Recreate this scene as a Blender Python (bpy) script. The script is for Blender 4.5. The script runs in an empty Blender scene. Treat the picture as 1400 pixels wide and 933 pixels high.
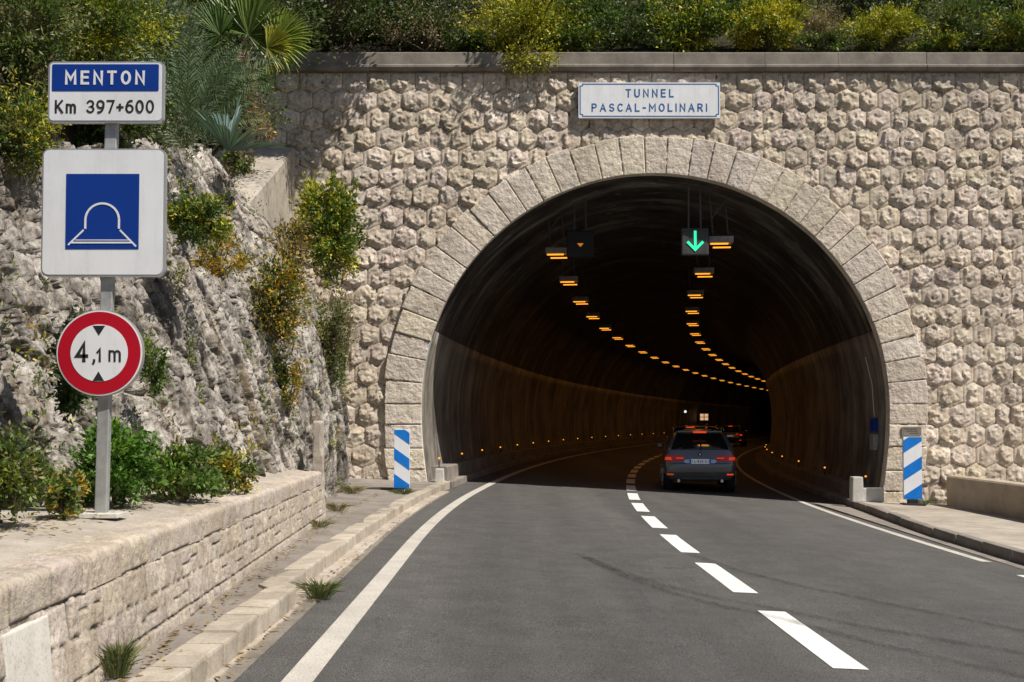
import bpy, bmesh, math, random
import numpy as np
from mathutils import Vector, Matrix, noise
from mathutils.bvhtree import BVHTree
R = math.radians
sc = bpy.context.scene
COL = sc.collection
# ------------------------------------------------------------------ camera, sky, sun, exposure
PITCH = R(2.0); EYE = 1.40; SHIFT = 112.5/1400 - math.tan(PITCH)*1500/1400
cd = bpy.data.cameras.new('camera'); cam = bpy.data.objects.new('camera', cd); COL.objects.link(cam)
cd.sensor_width = 36; cd.lens = 36*1500/1400; cd.shift_y = SHIFT; cd.clip_end = 600; cd.clip_start = .05
cam.location = (0, 0, EYE); cam.rotation_euler = (R(90)+PITCH, 0, 0); sc.camera = cam
SUNV = Vector((.50, -.34, .84)).normalized()
w = bpy.data.worlds.new('World'); sc.world = w; w.use_nodes = True
nt = w.node_tree; bg = nt.nodes['Background']; sky = nt.nodes.new('ShaderNodeTexSky'); sky.sky_type = 'NISHITA'; sky.sun_disc = False
sky.sun_elevation = math.asin(SUNV.z); sky.sun_rotation = math.atan2(SUNV.x, SUNV.y)
nt.links.new(sky.outputs[0], bg.inputs[0]); bg.inputs[1].default_value = .052
sl = bpy.data.lights.new('sun', 'SUN'); sl.energy = 5.0; sl.angle = R(.5); sl.color = (1, .93, .83)
so = bpy.data.objects.new('sun', sl); COL.objects.link(so); so.rotation_euler = SUNV.to_track_quat('Z', 'Y').to_euler(); so.location = (10, -5, 20)
sc.view_settings.view_transform = 'Standard'; sc.view_settings.look = 'None'; sc.view_settings.gamma = 1; sc.view_settings.exposure = .31
sc.render.engine = 'CYCLES'; sc.cycles.max_bounces = 6; sc.cycles.transparent_max_bounces = 6
sc.cycles.sample_clamp_indirect = 4

def at(px, py, D):                                   # a photo pixel at a depth, for reading distances off the photograph
    u = (px-700)/1500; v = ((466.5-py)/1400+SHIFT)*1400/1500
    d = Vector((u, math.cos(PITCH)-v*math.sin(PITCH), math.sin(PITCH)+v*math.cos(PITCH)))
    return Vector((0, 0, EYE)) + d*(D/d.y)

# ------------------------------------------------------------------ road geometry
KN = [(-30, 0), (12, 0), (23, .085), (57, .25), (107, .37), (175, .46)]
_Y = np.arange(-30, 176, .1); _s = np.interp(_Y, [k[0] for k in KN], [k[1] for k in KN]); _S = np.cumsum(_s)*.1
def S(y): return float(np.interp(y, _Y, _S))
FY = 22.7; S0 = S(FY)
def g(x, y=0):                                       # banked road surface
    return -.046*(x-S(y)*.8) - .046*.8*S(min(y, FY)) if y > FY else -.046*x
def g(x, y=0):
    return -.046*(x-(S(y)-S0)) if y > FY else -.046*x
def interp(y, kn): return float(np.interp(y, [k[0] for k in kn], [k[1] for k in kn]))
def kerbL(y): return -1.62+S(y)*.8 if y < FY else -1.62+S0*.8+(S(y)-S0)
def kerbR(y):
    return interp(y, [(-20, 5.9), (5, 5.9), (13, 6.06), (16.6, 6.25), (19.5, 6.6), (22.7, 6.98)]) if y < FY else 6.98+S(y)-S0
def wallX(y): return interp(y, [(-10, -1.55), (0, -1.65), (4, -1.85), (13.6, -2.33)])
CX, CZ, RI, RO = 2.95, 1.76, 4.82, 5.60

# ------------------------------------------------------------------ helpers
def tag(o, label=None, cat=None, group=None, kind=None):
    if label: o['label'] = label
    if cat: o['category'] = cat
    if group: o['group'] = group
    if kind: o['kind'] = kind
    return o
def empty(name, loc, label, cat, group=None, rz=0):
    o = bpy.data.objects.new(name, None); COL.objects.link(o); o.location = loc; o.rotation_euler = (0, 0, rz); o.empty_display_size = .2
    return tag(o, label, cat, group)
def link(name, me, m, parent=None, smooth=False):
    o = bpy.data.objects.new(name, me); COL.objects.link(o)
    for x in (m if isinstance(m, (list, tuple)) else [m]): me.materials.append(x)
    if parent: o.parent = parent
    if smooth: me.polygons.foreach_set('use_smooth', [True]*len(me.polygons))
    return o
def obj(name, bm, m, parent=None, smooth=False):
    me = bpy.data.meshes.new(name); bm.normal_update(); bm.to_mesh(me); bm.free()
    return link(name, me, m, parent, smooth)
def pyobj(name, v, f, m, parent=None, smooth=False, local=True):
    me = bpy.data.meshes.new(name)
    if parent is not None and local:
        p = parent
        M = Matrix.Translation(p.location) @ p.rotation_euler.to_matrix().to_4x4()
        if p.parent: M = (Matrix.Translation(p.parent.location) @ p.parent.rotation_euler.to_matrix().to_4x4()) @ M
        Mi = M.inverted(); v = [Mi @ Vector(q) for q in v]
    me.from_pydata([tuple(q) for q in v], [], f); me.update()
    return link(name, me, m, parent, smooth)
def box(bm, x0, x1, y0, y1, z0, z1, bev=0, M=None, seg=2):
    c = [(x, y, z) for z in (z0, z1) for y in (y0, y1) for x in (x0, x1)]
    v = [bm.verts.new(p) for p in c]
    fs = [bm.faces.new([v[i] for i in q]) for q in ((0, 2, 3, 1), (4, 5, 7, 6), (0, 1, 5, 4), (2, 6, 7, 3), (0, 4, 6, 2), (1, 3, 7, 5))]
    vv = v
    if bev:
        es = list({e for f in fs for e in f.edges})
        r = bmesh.ops.bevel(bm, geom=es, offset=bev, segments=seg, affect='EDGES', profile=.6)
        vv = list({q for f in r['faces'] for q in f.verts} | {q for q in v if q.is_valid})
    if M is not None:
        for q in vv: q.co = M @ q.co
    return vv
def tube(bm, pts, rad, n=8, cap=True):
    rings = []
    for i, p in enumerate(pts):
        p = Vector(p); a = Vector(pts[max(i-1, 0)]); b = Vector(pts[min(i+1, len(pts)-1)]); t = (b-a).normalized()
        u = t.cross(Vector((0, 0, 1)) if abs(t.z) < .9 else Vector((1, 0, 0))).normalized(); vv = t.cross(u)
        r = rad[i] if isinstance(rad, (list, tuple)) else rad
        rings.append([bm.verts.new(p+(u*math.cos(k*2*math.pi/n)+vv*math.sin(k*2*math.pi/n))*r) for k in range(n)])
    for a, b in zip(rings, rings[1:]):
        for k in range(n): bm.faces.new((a[k], a[(k+1) % n], b[(k+1) % n], b[k]))
    if cap: bm.faces.new(rings[0][::-1]); bm.faces.new(rings[-1])
def ext(bm, poly, y0, y1):                           # extrude an x,z polygon between two depths
    a = [bm.verts.new((p[0], y0, p[1])) for p in poly]; b = [bm.verts.new((p[0], y1, p[1])) for p in poly]
    bm.faces.new(a); bm.faces.new(b[::-1]); n = len(poly)
    for i in range(n): bm.faces.new((a[i], b[i], b[(i+1) % n], a[(i+1) % n]))
def rrect(x0, x1, z0, z1, r, n=5):
    P = []
    for cx, cz, a0 in ((x1-r, z1-r, 0), (x0+r, z1-r, 90), (x0+r, z0+r, 180), (x1-r, z0+r, 270)):
        P += [(cx+r*math.cos(R(a0+90*k/n)), cz+r*math.sin(R(a0+90*k/n))) for k in range(n+1)]
    return P
def sheet(name, ys, fn, m, label=None, kind='structure', parent=None):   # fn(y) -> list of points across
    v, f = [], []; n = None
    for i, y in enumerate(ys):
        p = fn(y); n = len(p); v += p
        if i:
            for k in range(n-1): f.append(((i-1)*n+k, (i-1)*n+k+1, i*n+k+1, i*n+k))
    o = pyobj(name, v, f, m, parent)
    if kind: o['kind'] = kind
    return o
def fr(a, b, st): return list(np.arange(a, b, st))+[b]

# ------------------------------------------------------------------ materials
class NB:
    def __init__(s, name):
        s.m = bpy.data.materials.new(name); s.m.use_nodes = True; s.t = s.m.node_tree; s.b = s.t.nodes['Principled BSDF']
        s.b.inputs['Specular IOR Level'].default_value = .3
        s.tc = s.t.nodes.new('ShaderNodeTexCoord')
    def n(s, ty, **k):
        x = s.t.nodes.new(ty)
        for a, b in k.items(): setattr(x, a, b)
        return x
    def l(s, a, b): s.t.links.new(a, b)
    def map(s, scale=(1, 1, 1), rot=(0, 0, 0)):
        m = s.n('ShaderNodeMapping'); m.inputs['Scale'].default_value = scale; m.inputs['Rotation'].default_value = rot
        s.l(s.tc.outputs['Object'], m.inputs[0]); return m.outputs[0]
    def noise(s, sc_, det=6, rough=.6, vec=None, dist=0):
        x = s.n('ShaderNodeTexNoise'); x.inputs['Scale'].default_value = sc_; x.inputs['Detail'].default_value = det
        x.inputs['Roughness'].default_value = rough; x.inputs['Distortion'].default_value = dist
        s.l(vec if vec is not None else s.tc.outputs['Object'], x.inputs['Vector']); return x.outputs['Fac']
    def ramp(s, fac, stops):
        x = s.n('ShaderNodeValToRGB'); e = x.color_ramp.elements
        while len(e) < len(stops): e.new(.5)
        for q, (p, c) in zip(e, stops): q.position = p; q.color = (c[0], c[1], c[2], 1) if hasattr(c, '__len__') else (c, c, c, 1)
        s.l(fac, x.inputs[0]); return x.outputs[0]
    def mix(s, a, b, fac, mode='MIX'):
        x = s.n('ShaderNodeMix'); x.data_type = 'RGBA'; x.blend_type = mode
        for v, i in ((fac, 0), (a, 6), (b, 7)):
            if isinstance(v, bpy.types.NodeSocket): s.l(v, x.inputs[i])
            elif hasattr(v, '__len__'): x.inputs[i].default_value = (v[0], v[1], v[2], 1)
            else: x.inputs[i].default_value = v
        return x.outputs[2]
    def bump(s, h, st=.5, dist=.02):
        x = s.n('ShaderNodeBump'); x.inputs['Strength'].default_value = st; x.inputs['Distance'].default_value = dist
        s.l(h, x.inputs['Height']); s.l(x.outputs[0], s.b.inputs['Normal'])
    def col(s, c):
        if isinstance(c, bpy.types.NodeSocket): s.l(c, s.b.inputs['Base Color'])
        else: s.b.inputs['Base Color'].default_value = (*c, 1)
    def attr(s, nm='Col'):
        x = s.n('ShaderNodeAttribute'); x.attribute_name = nm; return x.outputs['Color']
def plain(name, c, rough=.6, metal=0, var=.25, sc_=6, emit=None, es=1, coat=0, bump=0, grime=0):
    b = NB(name); b.b.inputs['Roughness'].default_value = rough; b.b.inputs['Metallic'].default_value = metal
    n = b.noise(sc_, 5); cc_ = b.mix([x*(1-var) for x in c], [min(1, x*(1+var)) for x in c], b.ramp(n, [(.3, 0), (.7, 1)]))
    if grime: cc_ = b.mix(cc_, (.30, .27, .23), b.mix((0, 0, 0), b.mix(b.ramp(b.noise(9, 6, .7, b.map((1, 1, .12))), [(.48, 0), (.75, 1)]), b.ramp(b.noise(45, 4, .7), [(.35, .3), (.6, 1)]), 1, 'MULTIPLY'), grime))
    b.col(cc_)
    if emit: b.b.inputs['Emission Color'].default_value = (*emit, 1); b.b.inputs['Emission Strength'].default_value = es
    if coat: b.b.inputs['Coat Weight'].default_value = coat; b.b.inputs['Coat Roughness'].default_value = .05
    if bump: b.bump(b.noise(60, 4), bump, .01)
    return b.m
def stone(name, c1, c2, c3, sc_=3, bump=.5, usecol=True, pit=60, dark=(.5, .5, .48), blot=0):
    b = NB(name); b.b.inputs['Roughness'].default_value = .9; b.b.inputs['Specular IOR Level'].default_value = .15
    c = b.ramp(b.noise(sc_, 8, .65), [(.28, c1), (.5, c2), (.72, c3)])
    big = b.ramp(b.noise(.55, 5, .6), [(.35, dark), (.6, (1, 1, 1))]); c = b.mix(c, big, .55, 'MULTIPLY')
    sp = b.ramp(b.noise(pit, 3, .7), [(.33, (.45, .42, .4)), (.47, (1, 1, 1))]); c = b.mix(c, sp, .45, 'MULTIPLY')
    if blot:  # random dark stains; on the facing they also imitate shadow in the hollows
        m1 = b.ramp(b.noise(10, 6, .72, None, .5), [(.50, 0), (.55, 1)]); m2 = b.ramp(b.noise(.8, 3), [(.40, .35), (.6, 1)]); c = b.mix(c, (.13, .112, .098), b.mix((0, 0, 0), b.mix(m1, m2, 1, 'MULTIPLY'), blot))
    if usecol: c = b.mix(c, b.attr(), 1, 'MULTIPLY')
    b.col(c); h = b.mix(b.noise(14, 8, .7), b.noise(pit, 5, .7), .5); b.bump(h, bump, .03); return b.m
M = {}
M['stone'] = stone('facade_stone', (.50, .41, .325), (.68, .595, .495), (.78, .715, .625), 3.4, .7, blot=.62)
M['mortar'] = stone('mortar', (.36, .26, .19), (.43, .33, .25), (.48, .39, .31), 5, .3, False)
M['ring'] = stone('ring_stone', (.54, .475, .39), (.67, .605, .515), (.76, .70, .61), 3.5, .9, True, 30, (.62, .6, .58), blot=.22)
M['coping'] = stone('coping_stone', (.17, .15, .13), (.245, .22, .192), (.31, .28, .245), 2.2, .3, True, 45, (.55, .55, .52))
M['lowwall'] = stone('retaining_stone', (.36, .31, .25), (.50, .44, .37), (.60, .55, .48), 5, .8, True, 45, (.6, .58, .55), blot=.35)
M['kerb'] = stone('kerb_stone', (.34, .29, .24), (.44, .39, .33), (.54, .49, .42), 6, .45, True, 60, (.6, .58, .55))
M['pave'] = stone('pavement_concrete', (.19, .168, .148), (.26, .235, .21), (.33, .30, .27), 3, .5, False, 80, (.6, .58, .54))
M['terrace'] = stone('terrace_concrete', (.30, .27, .23), (.40, .36, .31), (.50, .46, .40), 3, .4, False, 50, (.55, .52, .48))
M['parapet'] = stone('parapet_concrete', (.36, .30, .225), (.45, .385, .30), (.52, .455, .37), 2.5, .2, False, 70, (.65, .6, .52))
M['wing'] = stone('wing_concrete', (.34, .30, .255), (.44, .40, .345), (.53, .49, .43), 4, .35, False, 30, (.55, .53, .5))
M['palek'] = stone('pale_concrete', (.48, .46, .43), (.56, .54, .5), (.64, .62, .58), 6, .2, False, 60, (.7, .7, .68))
def asphalt():
    b = NB('asphalt'); b.b.inputs['Roughness'].default_value = .82
    f = b.noise(110, 3, .8); c = b.ramp(f, [(.34, (.032, .0315, .031)), (.5, (.076, .0745, .073)), (.66, (.20, .196, .19))])
    big = b.ramp(b.noise(.55, 6, .6, b.map((1.3, .07, 1))), [(.33, (.72, .72, .73)), (.67, (1.18, 1.17, 1.16))]); c = b.mix(c, big, 1, 'MULTIPLY')
    sm = b.ramp(b.noise(2.2, 7, .7), [(.4, (.82, .81, .8)), (.6, (1.05, 1.05, 1.05))]); c = b.mix(c, sm, .8, 'MULTIPLY')
    vt = b.n('ShaderNodeTexVoronoi'); vt.feature = 'DISTANCE_TO_EDGE'; vt.inputs['Scale'].default_value = .55; vm = b.n('ShaderNodeVectorMath'); vm.operation = 'ADD'; nz = b.n('ShaderNodeTexNoise'); nz.inputs['Scale'].default_value = 1.6; nz.inputs['Detail'].default_value = 6
    b.l(b.tc.outputs['Object'], nz.inputs['Vector']); b.l(b.tc.outputs['Object'], vm.inputs[0]); b.l(nz.outputs['Color'], vm.inputs[1]); b.l(vm.outputs[0], vt.inputs['Vector'])
    ck = b.ramp(vt.outputs['Distance'], [(.0, 1), (.006, 0)]); cm = b.ramp(b.noise(.5, 3), [(.50, 0), (.62, .6)]); c = b.mix(c, (.02, .019, .018), b.mix(ck, cm, 1, 'MULTIPLY'))
    b.col(c); b.bump(f, .55, .012); return b.m
M['asphalt'] = asphalt()
def paintm(name, c, wear):
    b = NB(name); b.b.inputs['Roughness'].default_value = .6
    n = b.ramp(b.noise(70, 5, .75), [(wear, .35), (wear+.1, 1)]); n2 = b.ramp(b.noise(3, 5), [(.3, .8), (.6, 1)])
    b.col(b.mix(b.mix(c, n, 1, 'MULTIPLY'), n2, 1, 'MULTIPLY')); b.bump(b.noise(110, 3), .3, .01); return b.m
M['paint'] = paintm('road_paint', (.78, .77, .74), .24)
M['paint_old'] = paintm('worn_road_paint', (.55, .52, .47), .36)
def skid():
    b = NB('skid_rubber'); b.col((.018, .017, .017)); b.b.inputs['Roughness'].default_value = .7
    n = b.ramp(b.noise(26, 5, .8, b.map((1, .15, 1))), [(.35, .0), (.8, .45)]); b.l(n, b.b.inputs['Alpha']); return b.m
M['skid'] = skid()
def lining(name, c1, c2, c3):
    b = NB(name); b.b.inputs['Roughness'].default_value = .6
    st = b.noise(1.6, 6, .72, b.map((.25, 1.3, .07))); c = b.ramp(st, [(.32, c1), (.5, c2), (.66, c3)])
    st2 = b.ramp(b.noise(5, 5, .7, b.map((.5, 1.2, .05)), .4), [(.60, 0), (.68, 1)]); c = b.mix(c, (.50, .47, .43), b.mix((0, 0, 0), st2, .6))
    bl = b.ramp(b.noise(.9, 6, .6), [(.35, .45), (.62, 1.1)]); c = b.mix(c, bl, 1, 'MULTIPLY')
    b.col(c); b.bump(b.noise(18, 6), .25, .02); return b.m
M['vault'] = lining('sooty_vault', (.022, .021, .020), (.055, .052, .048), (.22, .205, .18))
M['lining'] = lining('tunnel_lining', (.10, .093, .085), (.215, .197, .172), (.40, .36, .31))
def rockm():
    b = NB('limestone_rock'); b.b.inputs['Roughness'].default_value = .93; b.b.inputs['Specular IOR Level'].default_value = .1
    def along(sc_):
        a = b.n('ShaderNodeMapping'); a.inputs['Rotation'].default_value = (R(-22.8), 0, 0); b.l(b.tc.outputs['Object'], a.inputs[0])
        c_ = b.n('ShaderNodeMapping'); c_.inputs['Scale'].default_value = sc_; b.l(a.outputs[0], c_.inputs[0]); return c_.outputs[0]
    v = along((1, 1, .28))
    c = b.ramp(b.noise(3.2, 9, .74, v), [(.34, (.10, .092, .085)), (.44, (.26, .24, .22)), (.52, (.52, .485, .45)), (.64, (.78, .75, .70))])
    d = b.ramp(b.noise(11, 8, .78, along((1, 1, .5))), [(.40, (.34, .32, .31)), (.50, (1, 1, 1))]); c = b.mix(c, d, .8, 'MULTIPLY')
    e_ = b.ramp(b.noise(34, 6, .8), [(.40, (.45, .43, .41)), (.5, (1, 1, 1))]); c = b.mix(c, e_, .7, 'MULTIPLY')
    y = b.ramp(b.noise(1.5, 7, .75, along((1, 1, .4))), [(.55, 0), (.64, 1)]); c = b.mix(c, (.21, .15, .07), b.mix((0, 0, 0), y, .5))
    c = b.mix(c, b.attr(), 1, 'MULTIPLY')
    b.col(c); b.bump(b.mix(b.noise(12, 9, .8, along((1, 1, .6))), b.noise(45, 8, .75), .4), 1.0, .05); return b.m
M['rock'] = rockm()
M['earth'] = stone('earth', (.020, .018, .010), (.035, .03, .018), (.028, .034, .014), 3, .8, False, 30)
M['galv'] = plain('galvanised_steel', (.42, .43, .43), .5, .5, .22, 12, grime=.35)
M['alu'] = plain('aluminium_edge', (.55, .56, .57), .4, .7, .1)
M['white'] = plain('sign_white', (.70, .72, .75), .4, 0, .05, 3, grime=.30)
M['pwhite'] = plain('plaque_white', (.74, .76, .80), .4, 0, .05, 3, grime=.30)
M['blue'] = plain('sign_blue', (.004, .035, .24), .4, 0, .08, 3)
M['lblue'] = plain('board_blue', (.004, .17, .60), .45, 0, .12, 5, grime=.12)
M['pblue'] = plain('plaque_blue', (.02, .11, .33), .5, 0, .1, 5)
M['black'] = plain('sign_black', (.02, .022, .025), .5)
M['red'] = plain('sign_red', (.40, .004, .018), .4, 0, .06, 3)
M['rubber'] = plain('rubber', (.02, .02, .02), .8)
M['plastic'] = plain('grey_plastic', (.07, .072, .075), .5)
M['housing'] = plain('lamp_housing', (.22, .20, .18), .5, .3)
M['dark'] = plain('dark_housing', (.05, .052, .052), .55)
M['nearblack'] = plain('near_black_housing', (.012, .012, .012), .7)  # near-black tone that leaves this signal box barely visible
M['glowo'] = plain('sodium_tube', (.1, .05, .01), .4, emit=(1, .36, .03), es=1.35)
M['glows'] = plain('amber_stud_light', (.2, .1, .01), .4, emit=(1, .38, .03), es=1.1)
M['glowg'] = plain('green_arrow_light', (.02, .1, .06), .4, emit=(.03, .86, .42), es=1.0)
M['glowd'] = plain('dim_orange_glow', (.1, .05, .01), .4, emit=(1, .28, .02), es=.45)
M['gloww'] = plain('lit_panel', (.3, .28, .22), .4, emit=(1, .62, .35), es=.55)
M['paintcar'] = plain('slate_car_paint', (.125, .13, .142), .3, .45, .03, coat=1)
M['paintcar2'] = plain('dark_car_paint', (.04, .04, .045), .3, .4, .03, coat=1)
M['glass'] = plain('car_glass', (.006, .007, .008), .06, 0, .02, coat=1)
M['chrome'] = plain('satin_chrome', (.55, .56, .58), .25, .9, .03)
M['lens'] = plain('red_lens', (.30, .006, .006), .2, emit=(1, .02, .01), es=.05, coat=1)
M['lensb'] = plain('bright_red_lens', (.40, .02, .006), .2, emit=(1, .07, .015), es=.6)
M['lenso'] = plain('amber_red_lens', (.5, .06, .02), .2, emit=(1, .10, .02), es=.3)
M['bark'] = stone('bark', (.07, .05, .035), (.13, .10, .07), (.19, .15, .11), 8, .8, False, 30)
def leafm(name, tr=.35, rough=.5):
    b = NB(name); c = b.attr(); b.col(c); b.b.inputs['Roughness'].default_value = rough; b.b.inputs['Specular IOR Level'].default_value = .35
    t = b.n('ShaderNodeBsdfTranslucent'); b.l(b.mix(c, (1.0, 1.25, .45), 1, 'MULTIPLY'), t.inputs[0])
    mx = b.n('ShaderNodeMixShader'); mx.inputs[0].default_value = tr; b.l(b.b.outputs[0], mx.inputs[1]); b.l(t.outputs[0], mx.inputs[2])
    b.l(mx.outputs[0], b.t.nodes['Material Output'].inputs[0]); return b.m
M['leaf'] = leafm('leaves', .27); M['blade'] = leafm('blades', .2, .45)

# ------------------------------------------------------------------ stonework
def setcol(me, cols, dom='POINT'):
    a = me.color_attributes.new('Col', 'FLOAT_COLOR', dom)
    arr = np.ones((len(cols), 4), np.float32); arr[:, :3] = cols; a.data.foreach_set('color', arr.ravel())

def hsh(i, j, seed):
    h = (i*374761393+j*668265263+seed*1442695041) & 0xffffffff
    for _ in range(2): h = h ^ (h >> 16); h = (h*0x45d9f3b) & 0xffffffff
    return h ^ (h >> 16)
def vnoise(x, y, seed=0):                             # vectorised gradient noise, about -1..1
    x = np.asarray(x, float); y = np.asarray(y, float); xi = np.floor(x).astype(np.int64); yi = np.floor(y).astype(np.int64); fx = x-xi; fy = y-yi
    def gr(i, j, dx, dy):
        h = hsh(i, j, seed) & 0xffff
        a = h/65536*2*math.pi; return np.cos(a)*dx+np.sin(a)*dy
    u = fx*fx*fx*(fx*(fx*6-15)+10); v = fy*fy*fy*(fy*(fy*6-15)+10)
    a = gr(xi, yi, fx, fy); b = gr(xi+1, yi, fx-1, fy); c = gr(xi, yi+1, fx, fy-1); d = gr(xi+1, yi+1, fx-1, fy-1)
    return 1.5*((a*(1-u)+b*u)*(1-v)+(c*(1-u)+d*u)*v)
def fbm(x, y, seed=0, o=4, g_=.55):
    r = 0; a = 1; t = 0
    for k in range(o): r = r+a*vnoise(x*2**k, y*2**k, seed+k*7); t += a; a *= g_
    return r/t
def voro(x, y, seed=0):                               # F1, F2, cell random, offset inside the cell
    xi = np.floor(x).astype(np.int64); yi = np.floor(y).astype(np.int64); f1 = np.full(x.shape, 9.); f2 = f1.copy(); cid = np.zeros(x.shape, np.int64); ox = np.zeros(x.shape); oy = np.zeros(x.shape)
    for i in (-1, 0, 1):
        for j in (-1, 0, 1):
            a = xi+i; b = yi+j; h = hsh(a, b, seed)
            px = a+.15+.7*((h & 1023)/1023); py = b+.15+.7*(((h >> 10) & 1023)/1023); dx = x-px; dy = y-py; d = np.hypot(dx, dy); m = d < f1
            f2 = np.where(m, f1, np.minimum(f2, d)); f1 = np.where(m, d, f1); cid = np.where(m, h & 0xffff, cid); ox = np.where(m, dx, ox); oy = np.where(m, dy, oy)
    return f1, f2, cid, ox, oy
def relief(cells, u0, u1, v0, v1, st, rs, depth=.02, bulge=.06, planes=4, steep=.32, rough=.02, nf=6, round_=.03, edge=.012, tint=.12, seed=0, joint=1.0, tone=1.0, boss=None, split=False):
    us = np.arange(u0, u1+st*.5, st); vs = np.arange(v0, v1+st*.5, st); U, Vv = np.meshgrid(us, vs, indexing='ij')
    H = np.full(U.shape, -depth); T = np.ones(U.shape+(3,))*np.array(joint); Dm = np.zeros(U.shape)
    n1 = fbm(U*nf, Vv*nf, seed, 4, .6); n2 = fbm(U*nf*3, Vv*nf*3, seed+50, 3, .6)
    wob = .007*vnoise(U*9, Vv*9, seed+3)
    if boss:
        wu = U+.03*vnoise(U*7, Vv*7, seed+8); wv = Vv+.03*vnoise(U*7, Vv*7, seed+9)
        f1, f2, cid, ox, oy = voro(wu/boss, wv/boss, seed+20); q1 = (cid % 997)/997-.5; q2 = ((cid//7) % 91)/91-.5; q3 = ((cid//13) % 89)/89-.5
        e1 = np.clip((f2-f1)/.22, 0, 1); chip = boss*(.30*q1*e1+.60*q2*ox+.60*q3*oy)
        f1, f2, cid, ox, oy = voro(wu/boss*2.3, wv/boss*2.3, seed+21); chip = chip+boss*.43*(.25*((cid % 997)/997-.5)*np.clip((f2-f1)/.3, 0, 1)+.7*(((cid//7) % 91)/91-.5)*ox)
    for poly in cells:
        P = np.array(poly); c = P.mean(0); lo = P.min(0); hi = P.max(0)
        i0 = max(0, int((lo[0]-u0)/st)-1); i1 = min(len(us), int((hi[0]-u0)/st)+3); j0 = max(0, int((lo[1]-v0)/st)-1); j1 = min(len(vs), int((hi[1]-v0)/st)+3)
        if i1-i0 < 2 or j1-j0 < 2: continue
        uu = U[i0:i1, j0:j1]; vv = Vv[i0:i1, j0:j1]; d = np.full(uu.shape, 9.)
        for k in range(len(P)):
            a = P[k]; b = P[(k+1) % len(P)]; e = b-a; L = math.hypot(*e)
            if L < 1e-4: continue
            d = np.minimum(d, ((vv-a[1])*e[0]-(uu-a[0])*e[1])/L)
        d = d+wob[i0:i1, j0:j1]-edge; m = d > 0
        size = min(hi-lo)*.5; h = np.full(uu.shape, bulge*rs.uniform(.75, 1.25))
        for k in range(planes):
            a = rs.rand()*2*math.pi; q = rs.uniform(.1, .55)*size; sl_ = steep*rs.uniform(.5, 1.5)
            h = np.minimum(h, h.max()-sl_*((uu-c[0])*math.cos(a)+(vv-c[1])*math.sin(a)-q))
        h = h+rough*n1[i0:i1, j0:j1]*1.4+rough*.45*n2[i0:i1, j0:j1]
        if boss and split:
            ga = rs.normal(0, .55)+R(42); hh = np.full(uu.shape, bulge*rs.uniform(.6, 1.35)); wv_ = .022*n1[i0:i1, j0:j1]+.010*n2[i0:i1, j0:j1]
            for k in range(len(P)):
                a = P[k]; e = P[(k+1) % len(P)]-a; L = math.hypot(*e)
                if L < 1e-4: continue
                dk = ((vv-a[1])*e[0]-(uu-a[0])*e[1])/L; na = math.atan2(-e[0], e[1]); dot = math.cos(na-ga)
                sl2 = rs.uniform(.10, .34) if dot > -.1 else rs.uniform(1.6, 4.0); mg = rs.uniform(.0, .012) if dot > -.2 else rs.uniform(.012, .11)
                hh = np.minimum(hh, (dk-mg+wv_*(2.4 if dot <= -.1 else .4))*sl2)
            h = .007+.002*n2[i0:i1, j0:j1]+np.maximum(hh, 0)+np.clip(hh/.03, 0, 1)*(1.05*chip[i0:i1, j0:j1]+rough*n1[i0:i1, j0:j1]+.4*rough*n2[i0:i1, j0:j1])
        elif boss: g0 = np.clip((d+.02*n1[i0:i1, j0:j1]-.010)/.055, 0, 1); h = .008+.003*n2[i0:i1, j0:j1]+g0**.7*np.maximum(h+chip[i0:i1, j0:j1], -.004)
        pr = np.clip(d/round_, 0, 1); pr = np.sqrt(np.clip(1-(1-pr)**2, 0, 1)); h = np.maximum(h, .004)*pr
        tv = tone*(1+rs.uniform(-tint, tint)); t3 = np.array([tv, tv*(1+rs.uniform(-.03, .0)), tv*(1+rs.uniform(-.07, .03))])
        Hs = H[i0:i1, j0:j1]; Hs[m] = h[m]; Ts = T[i0:i1, j0:j1]; Ts[m] = t3; Ds = Dm[i0:i1, j0:j1]; Ds[m] = d[m]
    return us, vs, U, Vv, H, T
def gridobj(name, X, Y, Z, T, m, parent=None, mask=None, smooth=False, flip=False):
    nu, nv = X.shape; idx = np.arange(nu*nv).reshape(nu, nv)
    q = np.stack([idx[:-1, :-1], idx[1:, :-1], idx[1:, 1:], idx[:-1, 1:]], -1)
    if flip: q = q[..., ::-1]
    q = q[mask] if mask is not None else q.reshape(-1, 4)
    off = np.array(parent.location) if parent else np.zeros(3); co = (np.stack([X, Y, Z], -1).reshape(-1, 3)-off).astype(np.float32)
    used = np.unique(q); rm = np.full(nu*nv, -1); rm[used] = np.arange(len(used)); q = rm[q]; co = co[used]; TT = T.reshape(-1, 3)[used]
    me = bpy.data.meshes.new(name); me.vertices.add(len(co)); me.vertices.foreach_set('co', co.ravel()); me.loops.add(q.size); me.loops.foreach_set('vertex_index', q.ravel().astype(np.int32))
    me.polygons.add(len(q)); me.polygons.foreach_set('loop_start', np.arange(len(q), dtype=np.int32)*4); me.update(calc_edges=True)
    setcol(me, TT); return link(name, me, m, parent, smooth)

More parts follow.
